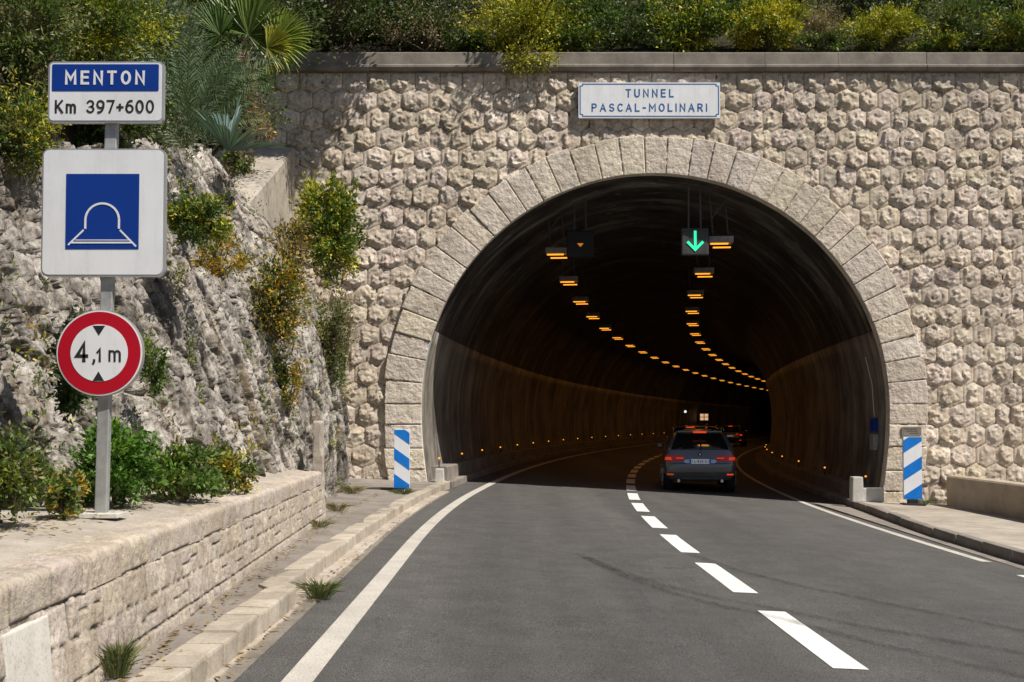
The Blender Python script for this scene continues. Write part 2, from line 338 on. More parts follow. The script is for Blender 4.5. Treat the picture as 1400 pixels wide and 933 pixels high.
# ------------------------------------------------------------------ tunnel portal
def halfw(z, r=RI):
    dz = z-CZ
    return math.sqrt(max(r*r-dz*dz, 0)) if dz > 0 else r*math.sqrt(1-.5*(dz/r)**2)
def prof(r, zb=-.7, n=64):
    P = []
    for z in np.linspace(zb, CZ, 9)[:-1]: P.append((-halfw(z, r), z))
    for k in range(n+1):
        a = math.pi*(1-k/n); P.append((r*math.cos(a), CZ+r*math.sin(a)))
    for z in np.linspace(CZ, zb, 9)[1:]: P.append((halfw(z, r), z))
    return P
portal = empty('tunnel_portal', (CX, FY, 0), 'pale rough-stone tunnel portal wall with hexagonal blocks and a voussoir arch', 'tunnel portal')
rnd = random.Random(4)
XL, XR, ZB, ZT = -9.0, 16.5, -.6, 8.74
Rm = 5.36
rows = []; h = .412; z = ZT; rowz = [ZT]
while z > ZB: z -= h*rnd.uniform(.96, 1.04); rowz.append(z)
def joints0():
    x = XL-.6; J = []
    while x < XR+.6: J.append(x); x += rnd.uniform(.38, .54)
    return J
J = joints0(); cells = []; Js = []
for k in range(len(rowz)):
    Js.append(J)
    J2 = []
    for a, b in zip(J, J[1:]): J2.append((a+b)/2+rnd.uniform(-.05, .05))
    J = [J2[0]-.45]+J2 if J2[0] > XL-.3 else J2
    J = [j for j in J]
    if J[-1] < XR: J.append(J[-1]+.45)
    # keep widths sane
    K = [J[0]]
    for j in J[1:]:
        if j-K[-1] < .29: continue
        if j-K[-1] > .66: K.append((K[-1]+j)/2)
        K.append(j)
    J = K
A = .055
for k in range(len(rowz)-1):
    zt, zb = rowz[k], rowz[k+1]; J = Js[k]; up = Js[k-1] if k else []; dn = Js[k+1]
    for a, b in zip(J, J[1:]):
        top = [(b, zt-A if k else zt-.01)]+[(x, zt+A) for x in sorted(up, reverse=True) if a+.06 < x < b-.06]+[(a, zt-A if k else zt-.01)]
        bot = [(a, zb+A)]+[(x, zb-A) for x in dn if a+.06 < x < b-.06]+[(b, zb+A)]
        poly = bot+top
        c = (sum(p[0] for p in poly)/len(poly), sum(p[1] for p in poly)/len(poly))
        def ins(p, r):
            return (math.hypot(p[0]-CX, p[1]-CZ) < r) if p[1] > CZ else abs(p[0]-CX) < halfw(p[1], r)
        if all(ins(p, Rm) for p in poly): continue
        if c[0] < XL or c[0] > XR or zt < -.5: continue
        cells.append(poly)
cells = [c if sum(c[i][0]*c[(i+1) % len(c)][1]-c[(i+1) % len(c)][0]*c[i][1] for i in range(len(c))) > 0 else c[::-1] for c in cells]
us, vs, U, Vv, H, T = relief(cells, -6.2, 13.4, -.45, ZT, .02, np.random.RandomState(7), depth=.010, bulge=.080, planes=4, steep=.36, rough=.014, nf=5.0, round_=.008, edge=.0085, tint=.10, seed=3, joint=(.58, .50, .42), boss=.105, split=True)
mu = (U[:-1, :-1]+U[1:, 1:])/2-CX; mv = (Vv[:-1, :-1]+Vv[1:, 1:])/2; mask = np.where(mv > CZ, np.hypot(mu, mv-CZ) > Rm, np.abs(mu) > np.sqrt(np.clip(1-.5*((mv-CZ)/Rm)**2, 0, 1))*Rm)
gridobj('stone_facing', U, FY-.006-H, Vv, T, M['stone'], portal, mask)
# mortar backing with the opening
P = prof(Rm); V, F = [], []
for (dx, z) in P:
    d = Vector((dx, z-CZ)); L = d.length or 1
    if z <= CZ: q = (XL if dx < 0 else XR, z)
    else:
        t = min(((XR-CX) if dx > 0 else (CX-XL))/max(abs(dx), 1e-6), (ZT-CZ)/max(z-CZ, 1e-6)); q = (CX+dx*t, CZ+(z-CZ)*t)
    V += [(CX+dx, FY+.004, z), (q[0], FY+.004, q[1])]
V += [(XL, FY+.004, ZT), (XR, FY+.004, ZT)]; nP = len(P)
for i in range(nP-1): F.append((2*i, 2*i+1, 2*i+3, 2*i+2))
def side(i): q = V[2*i+1]; return 'L' if abs(q[0]-XL) < 1e-4 and q[2] < ZT-1e-4 else ('R' if abs(q[0]-XR) < 1e-4 and q[2] < ZT-1e-4 else 'T')
for i in range(nP-1):
    a, b = side(i), side(i+1)
    if a == 'L' and b == 'T': F.append((2*i+1, 2*nP, 2*i+3))
    if a == 'T' and b == 'R': F.append((2*i+1, 2*nP+1, 2*i+3))
pyobj('mortar_backing', V, F, M['mortar'], portal)
# arch ring: blocks along s (up the left leg, over the arch, down the right leg), r from the inner edge outwards
rnd = random.Random(9); LEG = CZ+.45; RMID = 5.2; ARC = math.pi*RMID; TOT = 2*LEG+ARC
bs = [0]; 
while bs[-1] < LEG-.2: bs.append(bs[-1]+rnd.uniform(.42, .5))
k0 = bs[-1]; nb = 35; rest = TOT-2*k0; w_ = [rnd.uniform(.9, 1.1) for _ in range(nb)]; sw = sum(w_)
for q in w_: bs.append(bs[-1]+q*rest/sw)
while bs[-1] < TOT: bs.append(min(bs[-1]+rnd.uniform(.42, .5), TOT))
cells = [ccw_ for ccw_ in [[(a, -.2), (b, -.2), (b, RO-RI+e), (a, RO-RI+e)] for a, b, e in [(a, b, rnd.uniform(-.02, .06)) for a, b in zip(bs, bs[1:])]]]
us, vs, U, Vv, H, T = relief(cells, 0, TOT, -.06, RO-RI+.08, .0125, np.random.RandomState(5), depth=.05, bulge=.03, planes=2, steep=.04, rough=.012, nf=7, round_=.02, edge=.005, tint=.07, seed=9, joint=.75)
def ringxz(s, r):
    s = np.asarray(s); a = math.pi-(s-LEG)/RMID; rr = RI+r
    x = CX+rr*np.cos(a); z = CZ+rr*np.sin(a)
    zl = s-.45; zr = CZ-(s-LEG-ARC); 
    hw = lambda z: RI*np.sqrt(1-.5*(np.clip(CZ-z, 0, 9)/RI)**2)
    L_ = s < LEG; R_ = s > LEG+ARC
    x = np.where(L_, CX-hw(zl)-r, np.where(R_, CX+hw(zr)+r, x)); z = np.where(L_, zl, np.where(R_, zr, z)); return x, z
Hc = np.where(Vv > RO-RI+.03, np.minimum(H, -.05), H)
# roll the inner border round into the soffit: rows with r < 0 go backwards instead
r_in = np.maximum(Vv, 0); back = np.maximum(-Vv, 0)
X_, Z_ = ringxz(U, r_in-np.where(Vv <= .0, .0, 0)); Y_ = FY-.10-Hc+back*1.0
out = H < -.04; Y_ = np.where((Vv > .5) & out, FY+.02, Y_)
gridobj('arch_ring', X_, Y_, Z_, T, M['ring'], portal, smooth=False)
sus = us; sb = np.array([FY-.095, FY-.05, FY+.0, FY+.06, FY+.12]); SU, SB = np.meshgrid(sus, sb, indexing='ij'); X_, Z_ = ringxz(SU, 0*SU-.001)
X_, Z_ = ringxz(SU, .004+0*SU); gridobj('arch_soffit', X_, SB, Z_, np.ones(X_.shape+(3,)), M['ring'], portal, smooth=True)
SU, SB = np.meshgrid(sus, np.array([0, .35, .70]), indexing='ij'); X_, Z_ = ringxz(SU, SB+.01); gridobj('ring_backing', X_, 0*X_+FY-.045, Z_, np.ones(X_.shape+(3,))*.7, M['ring'], portal)
def tubeprof(name, r0, ys, m, parent, dxf, zrng=None, r=None, flip=False):
    V, F = [], []; P = prof(r0); n = len(P)
    if zrng: P = [p for p in P if zrng(p)]; n = len(P)
    for i, y in enumerate(ys):
        V += [(CX+p[0]+dxf(y), y, p[1]) for p in P]
        if i:
            for k in range(n-1): F.append(((i-1)*n+k, (i-1)*n+k+1, i*n+k+1, i*n+k))
    return pyobj(name, V, F, m, parent, True)
def ccw(p):
    A_ = sum(p[i][0]*p[(i+1) % len(p)][1]-p[(i+1) % len(p)][0]*p[i][1] for i in range(len(p))); return p if A_ > 0 else p[::-1]
# tunnel
tunnel = empty('tunnel_bore', (CX, FY+.45, 0), 'dark curving tunnel bore with sooty vault and streaked side walls', 'tunnel')
ys = [FY+.10, FY+.4]+fr(FY+1.0, 60, 1.0)+fr(62, 172, 2.5)[0:]
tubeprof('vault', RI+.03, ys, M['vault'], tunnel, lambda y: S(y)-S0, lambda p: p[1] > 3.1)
for s in (-1, 1):
    V, F = [], []; zz = np.linspace(-.7, 3.32, 16); n = len(zz)+1
    for i, y in enumerate(ys):
        V += [(CX+S(y)-S0+s*halfw(z), y, z) for z in zz]+[(CX+S(y)-S0+s*(halfw(3.32)+.04), y, 3.325)]
        if i:
            for k in range(n-1): F.append(((i-1)*n+k, (i-1)*n+k+1, i*n+k+1, i*n+k))
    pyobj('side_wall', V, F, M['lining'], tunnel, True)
bm = bmesh.new(); box(bm, 30, 60, 171, 171.2, -4, 9); o = obj('end_light_stop', bm, M['vault'], tunnel);  # unseen cap added to keep light out of the far end
for v_ in o.data.vertices: v_.co -= Vector(tunnel.location)
# front lining lip visible behind the ring
bm = bmesh.new()
# coping
cop = empty('wall_coping', (CX, FY, 8.74), 'weathered grey stone coping along the top of the portal wall', 'coping')
prf = [(FY+.35, 8.742), (FY-.12, 8.742), (FY-.14, 8.78), (FY-.155, 8.80), (FY-.155, 8.84), (FY-.13, 8.865), (FY-.11, 8.87), (FY-.10, 9.11), (FY-.08, 9.13), (FY+.35, 9.14)]
V, F, C = [], [], []; x = XL; rnd = random.Random(2)
while x < XR:
    x2 = x+rnd.uniform(1.5, 2.4); b = len(V); dz = rnd.uniform(-.006, .006); t = 1+rnd.uniform(-.1, .1)
    xs = np.linspace(x+.004, x2-.004, 14)
    for xx in xs:
        for (yy, zz) in prf:
            nz = noise.noise(Vector((xx*3, yy*5, zz*5)))*.008; V.append((xx, yy+dz+nz, zz+dz+nz*.6)); C.append((t, t, t))
    n = len(prf)
    for i in range(13):
        for k in range(n-1): a = b+i*n+k; F.append((a, a+n, a+n+1, a+1))
    F.append(tuple(b+k for k in range(n))); F.append(tuple(b+13*n+k for k in range(n-1, -1, -1))); x = x2
o = pyobj('coping_blocks', V, F, M['coping'], cop); setcol(o.data, C)

# ------------------------------------------------------------------ lettering

def _arc(cx, cz, rx, rz, a0, a1, n=10): return [(cx+rx*math.cos(R(a0+(a1-a0)*k/n)), cz+rz*math.sin(R(a0+(a1-a0)*k/n))) for k in range(n+1)]
_P = [(0, 0), (0, 1), (.28, 1)]+_arc(.30, .74, .24, .26, 90, -90)+[(0, .48)]
GLY = {'M': (.74, [[(0, 0), (0, 1), (.37, .36), (.74, 1), (.74, 0)]]), 'E': (.5, [[(.5, 1), (0, 1), (0, 0), (.5, 0)], [(.0, .52), (.45, .52)]]), 'N': (.6, [[(0, 0), (0, 1), (.6, 0), (.6, 1)]]),
 'T': (.58, [[(0, 1), (.58, 1)], [(.29, 1), (.29, 0)]]), 'O': (.64, [_arc(.32, .5, .32, .5, 90, 450, 26)]), 'K': (.56, [[(0, 0), (0, 1)], [(.53, 1), (.0, .36)], [(.17, .56), (.56, 0)]]),
 'm': (.72, [[(0, 0), (0, .68)], [(0, .44)]+_arc(.18, .46, .18, .22, 180, 0, 8)+[(.36, 0)], [(.36, .44)]+_arc(.54, .46, .18, .22, 180, 0, 8)+[(.72, 0)]]),
 '3': (.54, [_arc(.27, .745, .245, .255, 155, -90, 14)+_arc(.27, .255, .27, .255, 90, -155, 14)[1:]]), '9': (.54, [_arc(.27, .69, .27, .31, 0, 360, 20), [(.54, .69), (.52, .42), (.42, .16), (.24, 0), (.1, .0)]]),
 '6': (.54, [_arc(.27, .31, .27, .31, 180, 540, 20), [(0, .31), (.02, .58), (.12, .84), (.30, 1), (.44, 1)]]), '7': (.52, [[(0, 1), (.52, 1), (.18, 0)]]), '0': (.54, [_arc(.27, .5, .27, .5, 90, 450, 24)]),
 '+': (.44, [[(0, .45), (.44, .45)], [(.22, .67), (.22, .23)]]), '4': (.60, [[(.44, 0), (.44, 1), (.0, .26), (.60, .26)]]), '1': (.22, [[(0, .74), (.2, 1), (.2, 0)]]), ',': (.10, [[(.1, .10), (.1, -.02), (.02, -.2)]]),
 'U': (.6, [[(0, 1), (0, .3)]+_arc(.3, .3, .3, .3, 180, 360, 12)[1:]+[(.6, 1)]]), 'L': (.48, [[(0, 1), (0, 0), (.48, 0)]]), 'P': (.55, [_P]), 'R': (.57, [_P, [(.26, .48), (.57, 0)]]), 'A': (.66, [[(0, 0), (.33, 1), (.66, 0)], [(.12, .32), (.54, .32)]]),
 'S': (.56, [_arc(.29, .745, .25, .255, 30, 270, 14)+_arc(.28, .25, .28, .24, 90, -150, 14)[1:]]), 'C': (.56, [_arc(.33, .5, .33, .5, 48, 312, 20)]), '-': (.30, [[(0, .46), (.3, .46)]]), 'I': (.0, [[(0, 0), (0, 1)]]),
 '8': (.54, [_arc(.27, .755, .22, .245, 90, 450, 18), _arc(.27, .26, .27, .26, 90, 450, 18)]), 'F': (.48, [[(.48, 1), (0, 1), (0, 0)], [(0, .52), (.42, .52)]]), 'J': (.4, [[(.4, 1), (.4, .26)]+_arc(.2, .26, .2, .26, 0, -150, 8)[1:]]), ' ': (.3, [])}
def text(name, s, m, parent, x0, x1, z0, z1, stroke, wide=.9, y=0, thick=.0025, sp=None):
    """stroke lettering filling x0..x1, z0..z1"""
    Ht = z1-z0-stroke; nat = sum(GLY[c][0] for c in s)*Ht*wide; gap = ((x1-x0-stroke)-nat)/max(1, len(s)-1) if sp is None else sp
    bm = bmesh.new(); x = x0+stroke/2; lay = 0
    for c in s:
        for st in GLY[c][1]:
            P = [Vector((x+p[0]*Ht*wide, z0+stroke/2+p[1]*Ht)) for p in st]; n = len(P); closed = (P[0]-P[-1]).length < 1e-6
            if closed: P = P[:-1]; n -= 1
            else: P[0] = P[0]-(P[1]-P[0]).normalized()*stroke*.5; P[-1] = P[-1]+(P[-1]-P[-2]).normalized()*stroke*.5
            Lp, Rp = [], []
            for i in range(n):
                a = P[(i-1) % n] if (closed or i) else None; b = P[(i+1) % n] if (closed or i < n-1) else None
                d1 = (P[i]-a).normalized() if a is not None else None; d2 = (b-P[i]).normalized() if b is not None else None
                d1 = d1 or d2; d2 = d2 or d1; n1 = Vector((-d1.y, d1.x)); n2 = Vector((-d2.y, d2.x)); mm = n1+n2
                mm = mm.normalized() if mm.length > 1e-4 else n1; k = min(1/max(.25, mm.dot(n1)), 2.2); Lp.append(P[i]+mm*stroke/2*k); Rp.append(P[i]-mm*stroke/2*k)
            yo = y-.0006*(lay % 3); lay += 1
            vl = [bm.verts.new((p.x, yo, p.y)) for p in Lp]; vr = [bm.verts.new((p.x, yo, p.y)) for p in Rp]; wl = [bm.verts.new((p.x, yo+thick, p.y)) for p in Lp]; wr = [bm.verts.new((p.x, yo+thick, p.y)) for p in Rp]
            for i in range(n if closed else n-1):
                j = (i+1) % n; bm.faces.new((vl[i], vl[j], vr[j], vr[i])); bm.faces.new((vl[j], vl[i], wl[i], wl[j])); bm.faces.new((vr[i], vr[j], wr[j], wr[i]))
            if not closed: bm.faces.new((vl[0], vr[0], wr[0], wl[0])); bm.faces.new((vr[-1], vl[-1], wl[-1], wr[-1]))
        x += GLY[c][0]*Ht*wide+gap
    return obj(name, bm, m, parent)
def flat(name, poly, y0, y1, m, parent):
    bm = bmesh.new(); ext(bm, poly, y0, y1); bmesh.ops.recalc_face_normals(bm, faces=bm.faces[:]); return obj(name, bm, m, parent)
# portal plaque
D = FY-.16; p0, p1 = at(791, 161.5, D), at(984.5, 113, D); pc = (p0+p1)/2; W2, H2 = (p1.x-p0.x)/2, (p1.z-p0.z)/2
pq = empty('name_plaque', pc, 'white enamel plaque with blue lettering TUNNEL PASCAL-MOLINARI above the arch', 'sign')
flat('plate', rrect(-W2, W2, -H2, H2, .015), 0, .09, M['pwhite'], pq)
def line(bm, pts, wd, y0, y1, closed=False):
    n = len(pts)
    for i in range(n if closed else n-1):
        a = Vector(pts[i]); b = Vector(pts[(i+1) % n]); d = (b-a).normalized(); q = Vector((-d.y, d.x))*wd/2; e = d*wd*.45
        ext(bm, [tuple(a-e+q), tuple(a-e-q), tuple(b+e-q), tuple(b+e+q)], y0-(i % 2)*.0006, y1)
bm = bmesh.new(); a, b, c_ = W2-.035, H2-.035, .05
line(bm, [(-a+c_, -b), (a-c_, -b), (a-c_, -b+c_*.7), (a, -b+c_*.9), (a, b-c_*.9), (a-c_, b-c_*.7), (a-c_, b), (-a+c_, b), (-a+c_, b-c_*.7), (-a, b-c_*.9), (-a, -b+c_*.9), (-a+c_, -b+c_*.7)], .02, -.003, 0, True)
bmesh.ops.recalc_face_normals(bm, faces=bm.faces[:]); obj('border', bm, M['pblue'], pq)
pk = D/1500; tx = lambda px: (px-887.75)*pk; tz = lambda py: (137.25-py)*pk
text('lettering', 'TUNNEL', M['pblue'], pq, tx(855), tx(921.5), tz(133.2), tz(121.7), .026, 1.02, -.004)
text('lettering', 'PASCAL-MOLINARI', M['pblue'], pq, tx(808), tx(967.5), tz(153.2), tz(141.8), .026, 1.06, -.004)
# small mason's plaque on the ring
D = FY-.15; p = at(1246, 590, D); o = empty('stone_plaque', p, 'small grey inscribed stone tablet set in the arch foot above the right striped board', 'plaque')
flat('tablet', rrect(-.20, .20, -.09, .09, .01), -.012, .05, M['coping'], o); setcol(o.children[0].data, np.ones((len(o.children[0].data.vertices), 3)))
bm = bmesh.new()
for k in range(3): line(bm, [(-.14+.05*k, .05-.045*k), (.10+.02*k, .05-.045*k)], .012, -.015, -.010)
bmesh.ops.recalc_face_normals(bm, faces=bm.faces[:]); obj('inscription', bm, M['plastic'], o)

# ------------------------------------------------------------------ road, markings, kerbs, pavements
nroad = 9
def roadrow(y):
    a, b = kerbL(y)+.0, kerbR(y)
    if y < 2: a -= .0
    return [(a+(b-a)*k/nroad, y, g(a+(b-a)*k/nroad, y)) for k in range(nroad+1)]
sheet('road', fr(-20, 30, .7)+fr(31.5, 171, 1.5), roadrow, M['asphalt'])
def strip(name, ys, xc, wd, m, up=.004, label=None):
    return sheet(name, ys, lambda y: [(xc(y)-wd/2, y, g(xc(y)-wd/2, y)+up), (xc(y)+wd/2, y, g(xc(y)+wd/2, y)+up)], m)
leftx = lambda y: -1.12+.11*max(0, min(1, (y-4)/8))*0+S(y)
strip('edge_line', fr(-6, 150, .5), leftx, .16, M['paint_old'])
strip('edge_line', fr(13.2, 150, .5), lambda y: 5.68+S(y), .13, M['paint_old'])
strip('edge_line', fr(9.2, 12.0, .5), lambda y: 5.55+S(y), .13, M['paint'])
y = 6.72; cx_ = lambda y: 2.06+S(y)
bmV, bmF = [], []
y = .72
while y < 140:
    yy = fr(y, y+2.05, .41); b = len(bmV)
    for i, q in enumerate(yy):
        for s in (-.11, .11): bmV.append((cx_(q)+s, q, g(cx_(q)+s, q)+.0045))
        if i: k = b+2*i; bmF.append((k-2, k-1, k+1, k))
    y += 3.0
o = pyobj('centre_line', bmV, bmF, M['paint']); o['kind'] = 'structure'
# reflective studs would be too small; tyre marks
sk = bmesh.new()
def ground_px(px, py):
    u = (px-700)/1500; t = (py-579)/1500; Dg = EYE/(t-.046*u); return (u*Dg, Dg)
def tyre(pts, wd):
    P = [Vector((*ground_px(*p), 0)) for p in pts]; Q = []
    for i in range(len(P)-1):
        a, b, c, d = P[max(i-1, 0)], P[i], P[i+1], P[min(i+2, len(P)-1)]
        for k in range(8):
            t = k/8; Q.append(.5*((2*b)+(c-a)*t+(2*a-5*b+4*c-d)*t*t+(-a+3*b-3*c+d)*t**3))
    Q.append(P[-1]); L = []
    for i, q in enumerate(Q):
        d = (Q[min(i+1, len(Q)-1)]-Q[max(i-1, 0)]).normalized(); n_ = Vector((-d.y, d.x, 0))
        r_ = []
        for s in (-1, 1): e = q+n_*s*wd/2; r_.append(sk.verts.new((e.x, e.y, g(e.x)+.008)))
        L.append(r_)
    for a, b in zip(L, L[1:]): sk.faces.new((a[0], a[1], b[1], b[0]))
tyre([(790, 757), (860, 786), (955, 812), (1060, 832), (1190, 858), (1400, 893), (1500, 912)], .13)
tyre([(800, 762), (870, 794), (960, 822), (1070, 846), (1200, 880), (1400, 925), (1480, 946)], .12)
tyre([(940, 757), (1010, 780), (1090, 800), (1200, 823), (1400, 862), (1520, 880)], .13)
o = obj('tyre_marks', sk, M['skid']); o['kind'] = 'structure'
# ground far out
V = []; 
o = sheet('ground', [-60, 0, 22], lambda y: [(-60, y, -1.2), (-10, y, -.9), (10, y, -.95), (60, y, -1.4)], M['earth'])
# left kerb stones
rnd = random.Random(21)
def kerbstones(name, path, hgt, wid, y0, y1, ln, side, m, bev=.018):
    bmk = bmesh.new(); cols = []
    y = y0
    while y < y1:
        y2 = min(y+rnd.uniform(*ln), y1); a = Vector((path(y), y)); b = Vector((path(y2), y2)); dd = (b-a); L = dd.length; an = math.atan2(dd.x, dd.y)
        mid = (a+b)/2; zz = g(mid.x, mid.y); dz = rnd.uniform(-.008, .008); t = 1+rnd.uniform(-.12, .12)
        Mx = Matrix.Translation((mid.x, mid.y, zz)) @ Matrix.Rotation(-an, 4, 'Z') @ Matrix.Rotation(rnd.uniform(-.01, .01), 4, 'X')
        n0 = len(bmk.verts)
        lo, hi = (-wid, 0) if side < 0 else (0, wid)
        e = rnd.uniform(-.006, .006)
        box(bmk, lo+e, hi+e, -L/2+.008, L/2-.008, -.25, hgt+dz, bev, Mx); cols += [(t, t, t*.98)]*(len(bmk.verts)-n0); y = y2
    for v_ in bmk.verts: v_.co += Vector([noise.noise(v_.co*7+Vector((k*9, 0, 0)))*.008 for k in range(3)])
    o = obj(name, bmk, m); o['kind'] = 'structure'; setcol(o.data, cols); return o
kerbstones('kerb', lambda y: kerbL(y)+(.06 if y < 8.2 else -.06), .15, .22, -4, 8.2, (.24, .36), -1, M['kerb'])
kerbstones('kerb', lambda y: kerbL(y)-.05, .135, .2, 8.22, FY+.2, (.34, .55), -1, M['kerb'])
kerbstones('kerb', kerbL, .14, .16, FY+.2, 140, (2.5, 2.6), -1, M['pave'], .02)
kerbstones('kerb', kerbR, .14, .16, -8, FY, (.95, 1.0), 1, M['pave'], .03)
kerbstones('kerb', kerbR, .14, .16, FY, 140, (2.5, 2.6), 1, M['pave'], .02)
# gutter stones left
rnd = random.Random(5); cells = []; y = -3
while y < 21.5:
    y2 = y+rnd.uniform(.5, .95)
    cells.append([(y, 0), (y2, 0), (y2, .30+.05*rnd.random()+.1*max(0, min(1, (y-8)/6))), (y, .30+.05*rnd.random()+.1*max(0, min(1, (y-8)/6)))]); y = y2+.006
us, vs, U, Vv, H, T = relief([ccw(c) for c in cells], -3, 21.5, 0, .5, .02, np.random.RandomState(2), depth=.012, bulge=.010, planes=2, steep=.04, rough=.009, nf=6, round_=.02, edge=.006, tint=.12, seed=12, joint=.55)
SV = np.array([S(u) for u in us])[:, None]+0*U; KX = np.array([kerbL(u) for u in us])[:, None]; wd_ = np.array([.45 if u > 14 else .62-.012*u for u in us])[:, None]
X_ = KX-.09+Vv*wd_; o = gridobj('gutter', X_, U, -.046*X_+.006+H*.6+.004, T, M['kerb'], None, smooth=True); o['kind'] = 'structure'
# left pavement
def lp(y):
    a = interp(y, [(-6, -1.9), (4, -2.2), (13.6, -2.8), (18, -3.6), (23.1, -5)]); b = kerbL(y)-.10
    return [(a+(b-a)*k/6, y, g(a+(b-a)*k/6, y)+.122+.004*noise.noise(Vector((k, y*2, 0)))) for k in range(7)]
sheet('pavement', fr(-6, FY+.3, .3), lp, M['pave'])
sheet('pavement', fr(FY+.1, 140, 1.0), lambda y: [(CX-RI-.2+S(y)-S0, y, g(CX-RI+S(y)-S0, y)+.13), (kerbL(y)-.15, y, g(kerbL(y)-.15, y)+.13)], M['pave'])
sheet('pavement', fr(FY+.1, 140, 1.0), lambda y: [(kerbR(y)+.15, y, g(kerbR(y)+.15, y)+.13), (CX+RI+.2+S(y)-S0, y, g(CX+RI+S(y)-S0, y)+.13)], M['pave'])
sheet('pavement', fr(-8, FY+.05, .5), lambda y: [(kerbR(y)+.15+t*(13-kerbR(y)), y, g(min(kerbR(y)+.15+t*(13-kerbR(y)), 8.8), y)+.132) for t in (0, .2, .4, .7, 1)], M['terrace'])
sheet('concrete_channel', fr(-8, FY+.3, .5), lambda y: [(interp(y, [(-8, 5.75), (11, 5.75), (15, 5.93), (22.7, 6.3)])+t*(kerbR(y)-interp(y, [(-8, 5.75), (11, 5.75), (15, 5.93), (22.7, 6.3)])), y, g(kerbR(y)*t+(1-t)*5.9, y)+.009-.004*t) for t in (0, .5, 1)], M['pave'])

# ------------------------------------------------------------------ low benches, blocks and studs in the tunnel
for s, nm in ((-1, 'left'), (1, 'right')):
    o = sheet('wall_bench', [FY+.7, FY+.701]+fr(FY+1.7, 140, 1.0), lambda y: [(p[0], p[1], min(p[2], g(CX+s*4.3)+.12) if y < FY+.7005 else p[2]) for p in [(CX+S(y)-S0+s*(halfw(.2)-.30), y, g(CX+s*4.3)+.12), (CX+S(y)-S0+s*(halfw(.2)-.30), y, g(CX+s*4.3)+.40), (CX+S(y)-S0+s*(halfw(.2)-.27), y, g(CX+s*4.3)+.42), (CX+S(y)-S0+s*(halfw(.2)+.15), y, g(CX+s*4.3)+.42)]], M['pave'], kind=None)
    tag(o, f'low concrete cable bench running along the {nm} tunnel wall', 'cable bench')
for px, py0, py1, hw_, Dp, lab in ((601, 660, 641, 6.5, 22.6, 'small white concrete block standing at the left foot of the tunnel mouth'), (1171, 683, 652, 8, 22.5, 'pale grey concrete block standing at the right foot of the tunnel mouth')):
    a = at(px, py0, Dp); b = at(px, py1, Dp); wd = hw_*Dp/1500; zb = g(a.x, Dp)+.12
    bm = bmesh.new(); v_ = box(bm, -wd, wd, -.12, .12, 0, b.z-zb, .02)
    for q in bm.verts:
        if q.co.z > .1: q.co.x *= .86
    if px > 1000: box(bm, wd+.002, wd+.42, -.08, .1, 0, (b.z-zb)*.55, .015)
    o = obj('kerb_block', bm, M['palek']); o.location = (a.x, Dp, zb); tag(o, lab, 'block')
ORD = ['nearest', 'second', 'third', 'fourth', 'fifth', 'sixth', 'seventh', 'eighth', 'ninth', 'tenth', 'eleventh', 'twelfth', 'thirteenth', 'fourteenth', 'fifteenth', 'sixteenth', 'seventeenth', 'eighteenth', 'nineteenth', 'twentieth', 'twenty-first', 'twenty-second', 'twenty-third', 'twenty-fourth']
def copytree(o, parent=None):
    c = o.copy(); COL.objects.link(c); c.parent = parent
    for ch in list(o.children): copytree(ch, c)
    return c
stud = empty('guide_light', (0, 0, 0), 'x', 'guide light', 'amber guide lights low along the tunnel walls')
bm = bmesh.new(); tube(bm, [(0, 0, 0), (0, 0, .14)], .016, 8); obj('stem', bm, M['plastic'], stud)
bm = bmesh.new(); bmesh.ops.create_uvsphere(bm, u_segments=10, v_segments=8, radius=.021, matrix=Matrix.Translation((0, 0, .19)) @ Matrix.Diagonal((1.2, .7, 1, 1))); obj('lens', bm, M['glows'], stud, True)
first = True
for s, nm, cnt, y0, st in ((-1, 'left', 16, 22.95, 3.4), (1, 'right', 8, 23.3, 4.6)):
    for k in range(cnt):
        y = y0+st*k+(.4*k*k*.1); o = stud if first else copytree(stud); first = False
        o.location = (CX+S(y)-S0+s*(halfw(.2)-.2), y, g(CX+s*4.3)+.42)
        o['label'] = f'{ORD[k]} amber guide light from the mouth along the {nm} tunnel wall'
# junction box on right wall
D = 23.6; p = at(1190, 590, D); x = CX+halfw(p.z)-.02+S(D)-S0
o = empty('junction_box', (x, D, p.z), 'blue and grey electrical cabinets fixed on the right tunnel wall near the mouth', 'junction box')
bm = bmesh.new(); box(bm, -.08, .06, -.12, .12, .0, .28, .01); obj('blue_cabinet', bm, M['blue'], o)
bm = bmesh.new(); box(bm, -.09, .08, -.14, .14, -.40, -.06, .01); obj('grey_cabinet', bm, M['galv'], o)
bm = bmesh.new(); tube(bm, [(-.02, 0, .32), (-.06, 0, 1.0), (-.2, 0, 1.6)], .014, 6); obj('conduit', bm, M['galv'], o)

